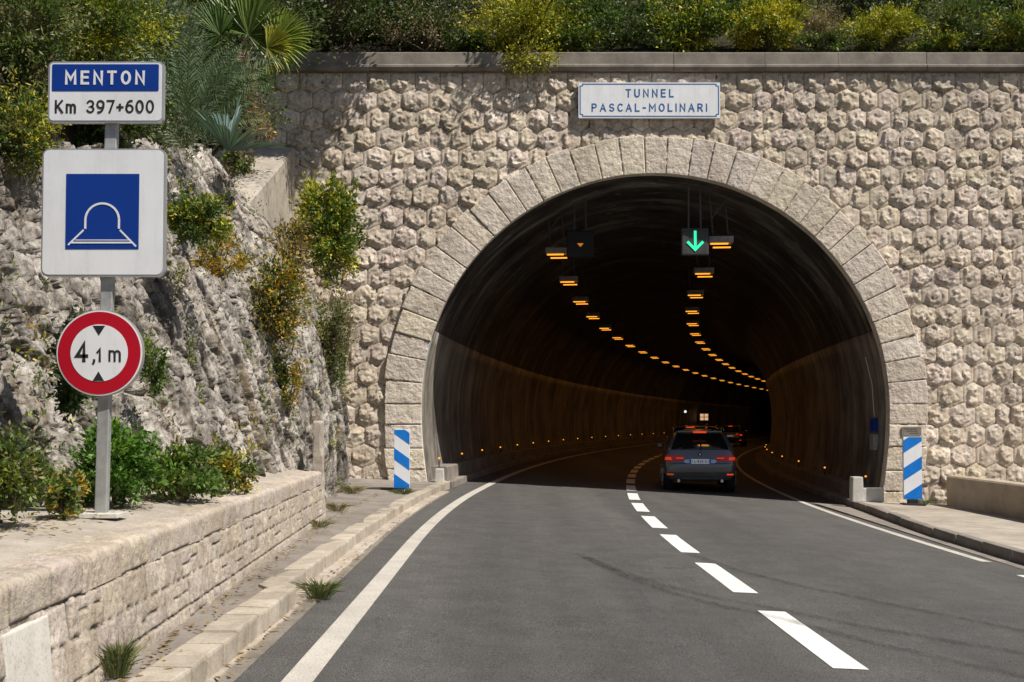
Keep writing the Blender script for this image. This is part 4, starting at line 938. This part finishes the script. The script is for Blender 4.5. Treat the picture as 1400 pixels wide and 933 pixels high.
def carat(y): return (4.42+S(y)-S(25), y, g(4.42))
def cyaw(y): return -math.atan(interp(y, KN))
make_car(M['paintcar'], 'slate grey sport utility car just inside the tunnel mouth, tail lights on', (4.30, 25.1, g(4.3)), cyaw(26)-.02, M['lenso'])
c2 = make_car(M['paintcar2'], 'second dark car, its roof edge glowing orange beyond the grey car', (6.25, 38.5, g(4.3)+.06), cyaw(40), M['lensb'])
c3 = make_car(M['paintcar2'], 'third dark car on the bend, right behind the two nearer cars', (9.6, 55, g(4.3)), cyaw(56), M['lensb'])
c4 = make_car(M['paintcar'], 'farthest car visible at the right of the bend, red tail lights', (15.1, 76, g(4.3)), cyaw(77), M['lensb'])

# ------------------------------------------------------------------ vegetation
def leaves(name, C, N_, size, aspect, cols, parent, m='leaf', tilt=1.0, rs=None):
    n = len(C); rs = rs or np.random.RandomState(1)
    d = rs.normal(size=(n, 3)); d /= np.linalg.norm(d, axis=1)[:, None]
    ax = N_+d*tilt; ax /= np.linalg.norm(ax, axis=1)[:, None]        # leaf long axis
    e = rs.normal(size=(n, 3)); side = np.cross(ax, e); side /= np.linalg.norm(side, axis=1)[:, None]; nrm = np.cross(ax, side)
    L = size*(.6+.8*rs.rand(n))[:, None]; Wd = L*aspect
    v = np.empty((n, 4, 3)); v[:, 0] = C-ax*L*.5; v[:, 1] = C+side*Wd*.5+nrm*Wd*.15; v[:, 2] = C+ax*L*.5; v[:, 3] = C-side*Wd*.5+nrm*Wd*.15
    v -= np.array(parent.location)
    me = bpy.data.meshes.new(name); me.vertices.add(4*n); me.vertices.foreach_set('co', v.ravel().astype(np.float32))
    me.loops.add(4*n); me.loops.foreach_set('vertex_index', np.arange(4*n)); me.polygons.add(n)
    me.polygons.foreach_set('loop_start', np.arange(n)*4); me.update(calc_edges=True); me.validate()
    cc = np.repeat(cols, 4, axis=0); setcol(me, cc); return link(name, me, M[m], parent)
GREEN = [(.085, .135, .028), (.12, .18, .03), (.055, .09, .02)]
DARK = [(.03, .055, .016), (.05, .08, .02), (.08, .11, .025)]
YELL = [(.36, .34, .025), (.52, .43, .03), (.20, .23, .025), (.10, .13, .018)]
OLIVE = [(.18, .18, .07), (.12, .13, .045), (.24, .22, .10)]
GREY = [(.13, .17, .10), (.19, .23, .15), (.09, .12, .07)]
DRY = [(.28, .21, .14), (.18, .13, .08), (.36, .28, .18)]
GOLD = [(.55, .31, .03), (.36, .25, .035), (.17, .16, .04), (.60, .40, .05)]
seedc = [100]
def bush(lab, c, r, n, size, pal, aspect=.45, clumps=26, stems=10, name='shrub', cat='shrub', droop=0, spread=.29, up=.3, foot=None, group=None, tilt=1.0):
    n = int(n*1.45); clumps = int(clumps*1.25); seedc[0] += 1; rs = np.random.RandomState(seedc[0]); c = Vector(c); r = np.array(r)
    base = Vector(foot) if foot else c-Vector((0, 0, r[2]*.9)); o = empty(name, base, lab, cat, group)
    d = rs.normal(size=(clumps, 3)); d /= np.linalg.norm(d, axis=1)[:, None]; rad = rs.rand(clumps)**.4*rs.uniform(.7, 1.2, clumps)
    cc = d*rad[:, None]*.92; w_ = .5+rs.rand(clumps); w_ /= w_.sum(); pick = rs.choice(clumps, n, p=w_)
    off = rs.normal(size=(n, 3)); cr = spread*(.55+.8*rs.rand(clumps)); 
    P = (cc[pick]+off*cr[pick][:, None]*.55)*r+np.array(c)
    N_ = off*.6+d[pick]*.6+np.array([0, 0, up]); P[:, 2] -= droop*np.maximum(0, rs.rand(n))
    pal_ = np.array(pal); pc_ = rs.randint(0, len(pal), clumps); mixr = rs.rand(n) < .82
    col = np.where(mixr[:, None], pal_[pc_[pick]], pal_[rs.randint(0, len(pal), n)])*(.75+.5*rs.rand(n))[:, None]
    # a few long sprigs leaving the outline
    k = int(n*.17); ns = max(10, clumps); sd_ = rs.normal(size=(ns, 3)); sd_ /= np.linalg.norm(sd_, axis=1)[:, None]; pk = rs.randint(0, ns, k); t = .70+rs.rand(k)*(.2+.55*rs.rand(ns))[pk]
    P[:k] = np.array(c)+sd_[pk]*r*t[:, None]+rs.normal(size=(k, 3))*size*.5
    leaves('foliage', P, N_, size, aspect, col, o, rs=rs, tilt=tilt)
    bm = bmesh.new()
    for i in range(stems):
        e = Vector(np.array(c)+cc[i % clumps]*r*.95)-base; m1 = e*.45+Vector(rs.normal(size=3))*.08*min(r)
        tube(bm, [(0, 0, 0), m1, e], [.018*max(r)+.006, .010*max(r)+.004, .003], 5)
    obj('branches', bm, M['bark'], o); return o
A3 = at
def rr3(px, py, D): return (px*D/1500, 0, py*D/1500)
def B(lab, px, py, D, rx, rz, n, size, pal, dep=None, **k):
    c = at(px, py, D); r = (rx*D/1500, dep if dep else rx*D/1500*.8, rz*D/1500); return bush(lab, c, r, n, size, pal, **k)
HG = 'shrubs growing along the top of the portal wall'
# above the portal, left to right
B('dark dense shrub behind the fan palm, at the left end of the coping', 470, 20, 24.3, 95, 58, 9000, .085, DARK, clumps=34, group=HG)
B('twiggy brown and green shrub above the coping left of centre', 585, 38, 24.0, 65, 40, 4200, .075, DRY+DARK, clumps=26, stems=24, group=HG)
B('yellow-green shrub spilling over the coping left of the name plaque', 715, 35, 23.8, 82, 45, 6500, .085, YELL, clumps=30, group=HG, spread=.4)
B('trailing creeper hanging over the coping edge down the wall', 722, 78, 22.45, 42, 26, 700, .075, YELL, dep=.18, clumps=12, stems=8, name='creeper', cat='creeper', foot=at(722, 64, 23.0), spread=.5)
B('dark green shrub above the name plaque', 835, 25, 24.2, 75, 45, 6000, .08, DARK+GREEN, clumps=30, group=HG)
B('mid green broadleaf shrub above the right end of the name plaque', 945, 30, 23.9, 62, 45, 5500, .085, GREEN+YELL[:1], clumps=26, group=HG)
B('golden yellow shrub right of the name plaque', 1050, 36, 23.8, 62, 40, 5500, .08, YELL+YELL[:2], clumps=24, group=HG)
B('dry brown feathery shrub right of the golden shrub', 1115, 34, 23.9, 42, 38, 2600, .085, DRY, aspect=.14, clumps=22, stems=26, group=HG)
B('bright yellow-green feathery shrub on the coping at right', 1215, 45, 23.8, 62, 32, 6500, .085, YELL, aspect=.28, clumps=26, group=HG)
B('olive green shrub behind the bright feathery shrub at right', 1300, 40, 24.2, 70, 40, 6000, .085, GREEN+OLIVE, aspect=.3, clumps=28, group=HG)
B('lime green shrub at the far right end of the coping', 1390, 42, 23.9, 60, 40, 6000, .085, YELL+GREEN, aspect=.3, clumps=28, group=HG)
B('olive shrub low over the coping between the name plaque and the creeper', 780, 55, 23.45, 40, 16, 2200, .075, GREEN+YELL[2:], dep=.4, clumps=18, group=HG)
B('low green shrub over the coping above the right of the arch', 1130, 58, 23.45, 36, 14, 1500, .075, GREEN+OLIVE, dep=.4, clumps=16, group=HG)
B('low dark shrub over the coping left of the yellow-green shrub', 640, 56, 23.5, 34, 15, 1600, .075, DARK+GREEN, dep=.4, clumps=16, group=HG)
B('low yellow-green shrub over the coping near its right end', 1290, 60, 23.45, 44, 14, 2000, .075, YELL+GREEN, dep=.4, aspect=.3, clumps=18, group=HG)
for i, (px, py, rx, rz, lab) in enumerate(((560, -10, 110, 55, 'dark evergreen thicket on the slope above the brown shrub'), (780, -12, 120, 50, 'dark evergreen thicket on the slope above the plaque'), (1000, -10, 110, 50, 'dark evergreen thicket on the slope behind the golden shrub'), (1190, -5, 110, 52, 'dark evergreen thicket on the slope behind the feathery shrubs'), (1400, -5, 120, 50, 'dark evergreen thicket on the slope at the far right'))):
    B(lab, px, py, 27, rx, rz+20, 6000, .11, DARK+[(.06, .075, .02)], clumps=34, group='evergreen thickets on the slope')
# upper left slope
UG = 'bushes on the slope above the rock face'
B('green bush at the upper left corner of the slope', 25, 60, 8.6, 95, 85, 9000, .045, GREEN+OLIVE, clumps=40, aspect=.3, group=UG)
B('yellow-green bush directly above the MENTON plate', 140, 20, 9.3, 95, 75, 11000, .042, YELL+GREEN, clumps=44, aspect=.33, group=UG)
B('yellow tinged bush left of the MENTON plate', 20, 175, 7.9, 70, 60, 6500, .040, GREEN+YELL[:2]+OLIVE, clumps=34, aspect=.3, group=UG)
B('shadowy green bush behind the MENTON plate', 140, 150, 9.8, 80, 62, 8000, .045, DARK+GREEN, clumps=34, group=UG)
B('grey-green needle-leaved bush right of the MENTON plate', 222, 60, 13.2, 62, 75, 9000, .09, GREY, clumps=30, aspect=.09, group=UG, spread=.42)
B('dark green tree on the slope behind the fan palm', 300, 0, 19, 130, 110, 10000, .08, DARK, clumps=40, group=UG)
B('dark green bush low on the slope behind the spiky palm', 290, 130, 17, 90, 95, 7000, .06, DARK+GREEN, clumps=34, group=UG)
B('dark bush filling the slope behind the upper left bushes', 60, 90, 12, 190, 160, 12000, .06, DARK, clumps=50, group=UG)
# on the rock face
B('green cushion plant hanging at the top of the rock right of the tunnel sign', 270, 300, 9.6, 50, 34, 4200, .04, GREEN+GREY[:1]+YELL[:1], dep=.28, clumps=24, group='plants on the rock face')
B('leafy bush growing in the corner between wing wall and portal wall', 447, 318, 21.2, 45, 72, 7500, .085, GREEN+YELL[:2], dep=.6, clumps=34, name='shrub', group='plants on the rock face')
B('golden dry creeper down the middle of the rock face', 378, 408, 13.2, 42, 62, 3000, .05, GOLD+GREEN, dep=.22, clumps=30, stems=16, group='plants on the rock face', spread=.4)
B('brown dry creeper running down the rock below the wing wall', 400, 345, 16.5, 34, 50, 1800, .06, DRY+GOLD[1:3], dep=.25, clumps=22, stems=16, group='plants on the rock face')
B('grey-green scrub on the dark rock edge beside the arch', 445, 470, 17.2, 34, 62, 4200, .055, GREEN+OLIVE+DRY[:1], dep=.3, clumps=30, group='plants on the rock face')
B('dry brown brush on the far edge of the rock near the portal', 470, 455, 19.4, 26, 60, 2600, .07, DRY, dep=.35, aspect=.12, clumps=22, stems=22, group='plants on the rock face')
B('small green tuft on the rock right of the height limit disc', 212, 500, 8.6, 16, 44, 700, .035, GREEN, dep=.15, clumps=14, group='plants on the rock face')
B('skirt of dead brown fronds below the fan palm', 332, 140, 15.6, 20, 58, 2400, .13, DRY, dep=.25, aspect=.10, clumps=22, stems=20, group='plants on the rock face', name='dead_fronds', cat='dead fronds')
B('thin golden twigs reaching over the wing wall top', 352, 172, 16.0, 26, 30, 500, .05, GOLD+DRY, dep=.3, clumps=12, stems=18, name='twigs', cat='twigs')
B('small dry and green shrub at the root of the agave', 322, 222, 13.5, 20, 20, 1500, .05, DRY+GREEN, dep=.3, clumps=16)
B('thin golden tuft in a crevice of the rock below the cushion plant', 300, 350, 10.2, 40, 32, 1100, .035, GOLD+GREEN[:1], dep=.18, clumps=16, stems=10, group='plants on the rock face')
B('small yellow tuft low in the rock above the retaining wall', 395, 520, 13.4, 30, 55, 1200, .045, GOLD+GREEN, dep=.15, clumps=18, stems=8, group='plants on the rock face')
# scrub scattered over the rock: small tufts nobody could count
rs7 = np.random.RandomState(77); PC, PN, PCc = [], [], []; cand = 0
pal7 = [np.array(GREEN+OLIVE), np.array(GOLD+DRY), np.array(YELL+GREEN), np.array(DRY)]
while cand < 330:
    i = rs7.randint(0, Xr.shape[0]); k = rs7.randint(0, Xr.shape[1]); y = Yr[i, k]
    if y < 4.2 or (y < 6.3 and rs7.rand() < .6): continue
    if vnoise(np.array(y*.9), np.array(Zr[i, k]*.9), 44) < rs7.uniform(-.45, .25): continue
    cand += 1; sz = rs7.uniform(.05, .15)*(.7+y*.035); m_ = int(rs7.uniform(25, 75)); o3 = rs7.normal(size=(m_, 3))*sz*np.array([.35, .5, .8])
    PC.append(o3+np.array([Xr[i, k]+sz*.25, y, Zr[i, k]])); PN.append(o3/sz+np.array([.6, 0, .4])); pl_ = pal7[rs7.choice(4, p=[.42, .22, .22, .14])]
    PCc.append(pl_[rs7.randint(0, len(pl_), m_)]*(.7+.6*rs7.rand(m_))[:, None])
class _Q: location = (0, 0, 0)
o = None
_e = bpy.data.objects.new('tmp_root', None); _e.location = (0, 0, 0)
scr = leaves('rock_scrub', np.concatenate(PC), np.concatenate(PN), .045, .35, np.concatenate(PCc), _e, rs=rs7); scr.parent = None; bpy.data.objects.remove(_e)
tag(scr, 'small green and dry brown tufts scattered over the rock face', 'rock scrub', kind='stuff')
# foot of the rock
FG = 'shrubs at the foot of the rock'
B('lush green shrub behind the foot of the sign post', 158, 636, 7.3, 54, 54, 4200, .045, [(.08, .17, .025), (.12, .23, .03), (.06, .12, .02)], dep=.32, clumps=34, group=FG)
B('sprawling green shrub right of the sign post foot', 245, 645, 8.1, 58, 36, 3600, .045, GREEN+[(.10, .19, .03), (.21, .22, .03)], dep=.32, clumps=32, group=FG)
B('yellowing low shrub at the right end of the foot planting', 315, 638, 9.2, 32, 36, 1500, .042, GREEN+GOLD[1:3]+YELL[:1], dep=.25, clumps=22, group=FG)
B('yellow-green shrub at the left edge below the near rock', 22, 645, 5.75, 46, 62, 1900, .034, GREEN+GREEN+YELL[2:]+OLIVE, dep=.22, clumps=34, group=FG, spread=.28)
B('small brownish plant just left of the sign post foot', 88, 672, 6.35, 24, 36, 1300, .035, GREEN+GOLD[1:3], dep=.15, clumps=16, group=FG)
B('dark green climber in the cleft left of the sign post', 98, 500, 7.0, 22, 70, 1600, .045, DARK+GREEN, dep=.18, clumps=26, name='climber', cat='climber')
# tree leaning over the wall (its crown shades the top left of the wall)
def tree(lab, base, c, r, n, size, pal):
    o = bush(lab, c, r, n, size, pal, name='overhanging_tree', cat='tree', foot=base, clumps=34, stems=14, spread=.36); return o
tree('dark tree leaning forward over the coping behind the fan palm', Vector((-4.2, 24.3, 9.7)), Vector((-2.8, 21.1, 11.1)), (1.15, 1.0, .95), 11000, .11, DARK)
tree('small leafy tree leaning over the coping above the creeper', Vector((.3, 24.3, 9.7)), Vector((.9, 21.8, 11.3)), (.65, .6, .5), 700, .10, GREEN)

def blade(bm, pts, wd, cl, colr, upv=Vector((0, 0, 1)), fold=.25):
    prev = None; n = len(pts)
    for i, p in enumerate(pts):
        p = Vector(p); t = (Vector(pts[min(i+1, n-1)])-Vector(pts[max(i-1, 0)])).normalized(); s = t.cross(upv)
        s = s.normalized() if s.length > 1e-3 else Vector((1, 0, 0)); w_ = wd*(math.sin(math.pi*(.12+.88*(i/(n-1))**.8)) if i < n-1 else 0.02)*(1 if i else .7)
        nn = s.cross(t); a = bm.verts.new(p-s*w_/2+nn*w_*fold); b = bm.verts.new(p); c = bm.verts.new(p+s*w_/2+nn*w_*fold)
        for q in (a, b, c): q[cl] = (*colr, 1)
        if prev: bm.faces.new((prev[0], prev[1], b, a)); bm.faces.new((prev[1], prev[2], c, b))
        prev = (a, b, c)
# fan palm
rs = random.Random(3)
pc = at(326, 72, 16.0); fp = empty('fan_palm', (pc.x, 16.0, 5.2), 'fan palm with yellow-green fronds above the agave, left of the portal wall', 'palm')
bm = bmesh.new(); h = pc.z-5.2; tube(bm, [(-.05, 0, 0), (.02, 0, h*.5), (0, 0, h)], [.12, .10, .09], 12)
for k in range(220):
    zz = rs.random()*h; a = rs.random()*6.28; rr_ = .09; p = Vector((rr_*math.cos(a), rr_*math.sin(a), zz)); q = p+Vector((math.cos(a)*.09, math.sin(a)*.09, rs.uniform(-.02, .14))); tube(bm, [p, q], [.012, .002], 4)
obj('trunk', bm, M['bark'], fp)
def frond(par, o_, direction, L, rad, colr, spread=100, roll=0, n=42, name='frond'):
    bm = bmesh.new(); cl = bm.verts.layers.float_color.new('Col'); d = Vector(direction).normalized(); hub = Vector(o_)+d*L
    s = d.cross(Vector((0, -1, 0))).normalized(); 
    if s.length < .1: s = Vector((1, 0, 0))
    face = s.cross(d)
    s = (Matrix.Rotation(roll, 3, d) @ s)
    blade(bm, [Vector(o_), (Vector(o_)+hub)/2+Vector((0, 0, .03)), hub], .03, cl, (.16, .2, .05))
    for k in range(n):
        a = R(-spread+2*spread*k/(n-1)); dr = (d*math.cos(a)+s*math.sin(a)).normalized(); ln = rad*(1-.22*abs(a)/R(spread))*rs.uniform(.93, 1.05)
        dr = (dr+Vector((rs.uniform(-.04, .04), rs.uniform(-.08, .08), 0))).normalized()
        pts = [hub, hub+dr*ln*.35, hub+dr*ln*.7+Vector((0, 0, -.02*ln)), hub+dr*ln+Vector((0, 0, -.10*ln))]
        f = rs.uniform(.8, 1.25); blade(bm, pts, .052*rad/.6, cl, tuple(x*f for x in colr), Vector((0, -1, .3)))
    return obj(name, bm, M['blade'], par)
top = (0, 0, h); YG = (.20, .26, .035); GG = (.10, .17, .04)
frond(fp, top, (.5, -.2, .75), .30, .78, (.13, .19, .035), 105)
frond(fp, top, (1, -.25, .25), .62, .62, YG, 115)
frond(fp, top, (.9, -.35, .02), .50, .48, (.30, .30, .03), 95)
frond(fp, top, (-.2, -.1, 1), .35, .70, GG, 95)
frond(fp, top, (-.75, -.3, .7), .35, .60, GG, 95)
frond(fp, top, (.25, .5, .9), .40, .70, (.07, .12, .03), 100)
frond(fp, top, (-1, 0, .1), .35, .55, (.09, .13, .04), 95)
# small grey-green feathery palms
def feather(par, o_, d0, L, colr, n=30, wl=.20):
    bm = bmesh.new(); cl = bm.verts.layers.float_color.new('Col'); d0 = Vector(d0).normalized(); p = Vector(o_); d = d0.copy(); P = [p.copy()]
    for k in range(n): d = (d+Vector((d0.x*.018, d0.y*.018, -.022))).normalized(); p = p+d*L/n; P.append(p.copy())
    blade(bm, P[::3]+[P[-1]], .016, cl, (.12, .14, .06))
    for k in range(3, n+1):
        t = (P[k]-P[k-1]).normalized(); s = t.cross(Vector((0, -1, .1))).normalized(); ll = wl*math.sin(math.pi*(.15+.8*k/n))*rs.uniform(.85, 1.1)
        for sg in (-1, 1):
            dr = (t*.75+s*sg*.75+Vector((rs.uniform(-.1, .1), rs.uniform(-.35, .1), rs.uniform(-.1, .1)))).normalized(); f = rs.uniform(.75, 1.3)
            blade(bm, [P[k], P[k]+dr*ll*.5, P[k]+dr*ll+Vector((0, 0, -.02))], .017, cl, tuple(x*f for x in colr), Vector((0, -1, 0)), .1)
    return obj('frond', bm, M['blade'], par)
sp = at(268, 215, 11.6); fpz = empty('feather_palm', sp, 'grey-green feathery palm clump standing between MENTON plate and fan palm', 'palm')
for k in range(24):
    a = rs.uniform(-1, 1); feather(fpz, (rs.uniform(-.12, .12), rs.uniform(-.1, .1), rs.uniform(0, .5)), (a*.62, rs.uniform(-.5, .3), 1.0), rs.uniform(.75, 1.25), (.17, .23, .13), 30, .19)
for k in range(8):
    a = rs.uniform(.4, 1); feather(fpz, (.1, 0, rs.uniform(.3, .8)), (a, -.3, rs.uniform(.3, .8)), rs.uniform(.5, .85), (.15, .21, .10), 24, .15)
# agave
ap = at(312, 208, 10.9); ag = empty('agave', ap, 'blue-grey agave with stiff pointed leaves at the top edge of the rock', 'agave')
for k in range(40):
    a = k*2.4; el = R(8+72*((k*.618) % 1)**.8); L = rs.uniform(.38, .68); dr = Vector((math.cos(a)*math.cos(el), math.sin(a)*math.cos(el)*.9, math.sin(el)))
    bm = bmesh.new(); cl = bm.verts.layers.float_color.new('Col'); f = rs.uniform(.8, 1.25)
    blade(bm, [dr*.02, dr*L*.3, dr*L*.65+Vector((0, 0, -.01)), dr*L*.88+Vector((0, 0, -.03)), dr*L+Vector((0, 0, -.05))], .045, cl, (.11*f, .17*f, .155*f), fold=.35); obj('leaf', bm, M['blade'], ag)
# grass tufts
def tuft(lab, loc, n, hgt, spread_, pal):
    o = empty('grass_tuft', loc, lab, 'grass tuft'); bm = bmesh.new(); cl = bm.verts.layers.float_color.new('Col')
    for k in range(n):
        a = rs.random()*6.28; b0 = Vector((math.cos(a), math.sin(a), 0))*rs.random()*spread_*.45; L = hgt*rs.uniform(.5, 1.1); o2 = Vector((math.cos(a), math.sin(a), 0))*spread_*rs.uniform(.3, 1.1)
        blade(bm, [b0, b0+o2*.35+Vector((0, 0, L*.6)), b0+o2+Vector((0, 0, L*rs.uniform(.6, 1)))], .008, cl, rs.choice(pal), Vector((0, -1, 0)), .1)
    obj('blades', bm, M['blade'], o)
GP = [(.08, .12, .035), (.13, .16, .05), (.22, .20, .10), (.06, .09, .03)]
def gl(px, py, up=.0): x, y = ground_px(px, py); return (x, y, g(x, y)+up)
x, y = ground_px(432, 822); tuft('green grass tuft at the step in the left kerb', (x+.02, y+.1, g(x)+.01), 190, .17, .17, GP)
x, y = ground_px(150, 935); tuft('green grass tuft at the foot of the retaining wall near the bottom left', (wallX(5.15)+.07, 5.15, g(-2)+.13), 170, .20, .10, GP)
tuft('small green tuft growing on the retaining wall coping', (wallX(8.0)-.32, 8.0, .87), 60, .09, .06, GP)
tuft('low dry grass beside the left striped board', (kerbL(18.4)-.35, 18.6, g(-1.6)+.13), 110, .10, .25, GP)
tuft('green weeds behind the right striped board', (8.35, 22.35, g(8.3)+.13), 120, .14, .25, GP)
tuft('dry grass tuft at the foot of the dark rock by the portal', (-2.62, 18.0, g(-2.6)+.13), 170, .17, .28, GP[:1]+[(.3, .24, .13), (.24, .19, .11)])
tuft('dry grass tuft at the end of the retaining wall', (-2.32, 14.6, g(-2.3)+.13), 120, .14, .22, GP[:1]+[(.3, .24, .13), (.24, .19, .11)])
tuft('dry grass tuft along the base of the far retaining wall', (-2.17, 12.4, g(-2.2)+.13), 90, .11, .18, GP[:1]+[(.3, .24, .13), (.24, .19, .11)])
# dead leaves and litter on the pavement edges
rsn = np.random.RandomState(8); PL = []
for k in range(900):
    y = 3.5+15*rsn.rand()**1.3; which = rsn.rand()
    if which < .45: x = wallX(min(y, 13.6))+.06+abs(rsn.normal())*.08; z = g(x)+.14
    elif which < .62: x = kerbL(y)+.02+rsn.rand()*.14; z = g(x)+.022
    else: y = 4.8+7*rsn.rand(); x = wallX(y)-.35-rsn.rand()*.55; z = .866
    PL.append((x, y, z))
lit = empty('leaf_litter', (0, 0, 0), None, None); bpy.data.objects.remove(lit)
class _P: location = (0, 0, 0)
n = len(PL); me_parent = _P()
C_ = np.array(PL)
lo = bpy.data.objects.new('x', None)
rs4 = np.random.RandomState(4)
d = rs4.normal(size=(n, 3))*np.array([1, 1, .15]); d /= np.linalg.norm(d, axis=1)[:, None]; s_ = np.cross(d, [0, 0, 1]); s_ /= np.linalg.norm(s_, axis=1)[:, None]
L = (.012+.02*rs4.rand(n))[:, None]; vv = np.empty((n, 4, 3)); vv[:, 0] = C_-d*L; vv[:, 1] = C_+s_*L*.5+[0, 0, .004]; vv[:, 2] = C_+d*L; vv[:, 3] = C_-s_*L*.5+[0, 0, .004]
me = bpy.data.meshes.new('leaf_litter'); me.from_pydata(vv.reshape(-1, 3).tolist(), [], [(4*i, 4*i+1, 4*i+2, 4*i+3) for i in range(n)])
pal = np.array([(.24, .13, .05), (.32, .20, .08), (.15, .09, .05), (.38, .28, .12)]); setcol(me, np.repeat(pal[rs4.randint(0, 4, n)], 4, axis=0))
o = link('leaf_litter', me, M['leaf']); tag(o, 'dry brown fallen leaves along the wall foot, kerb and terrace', 'leaf litter', kind='stuff')
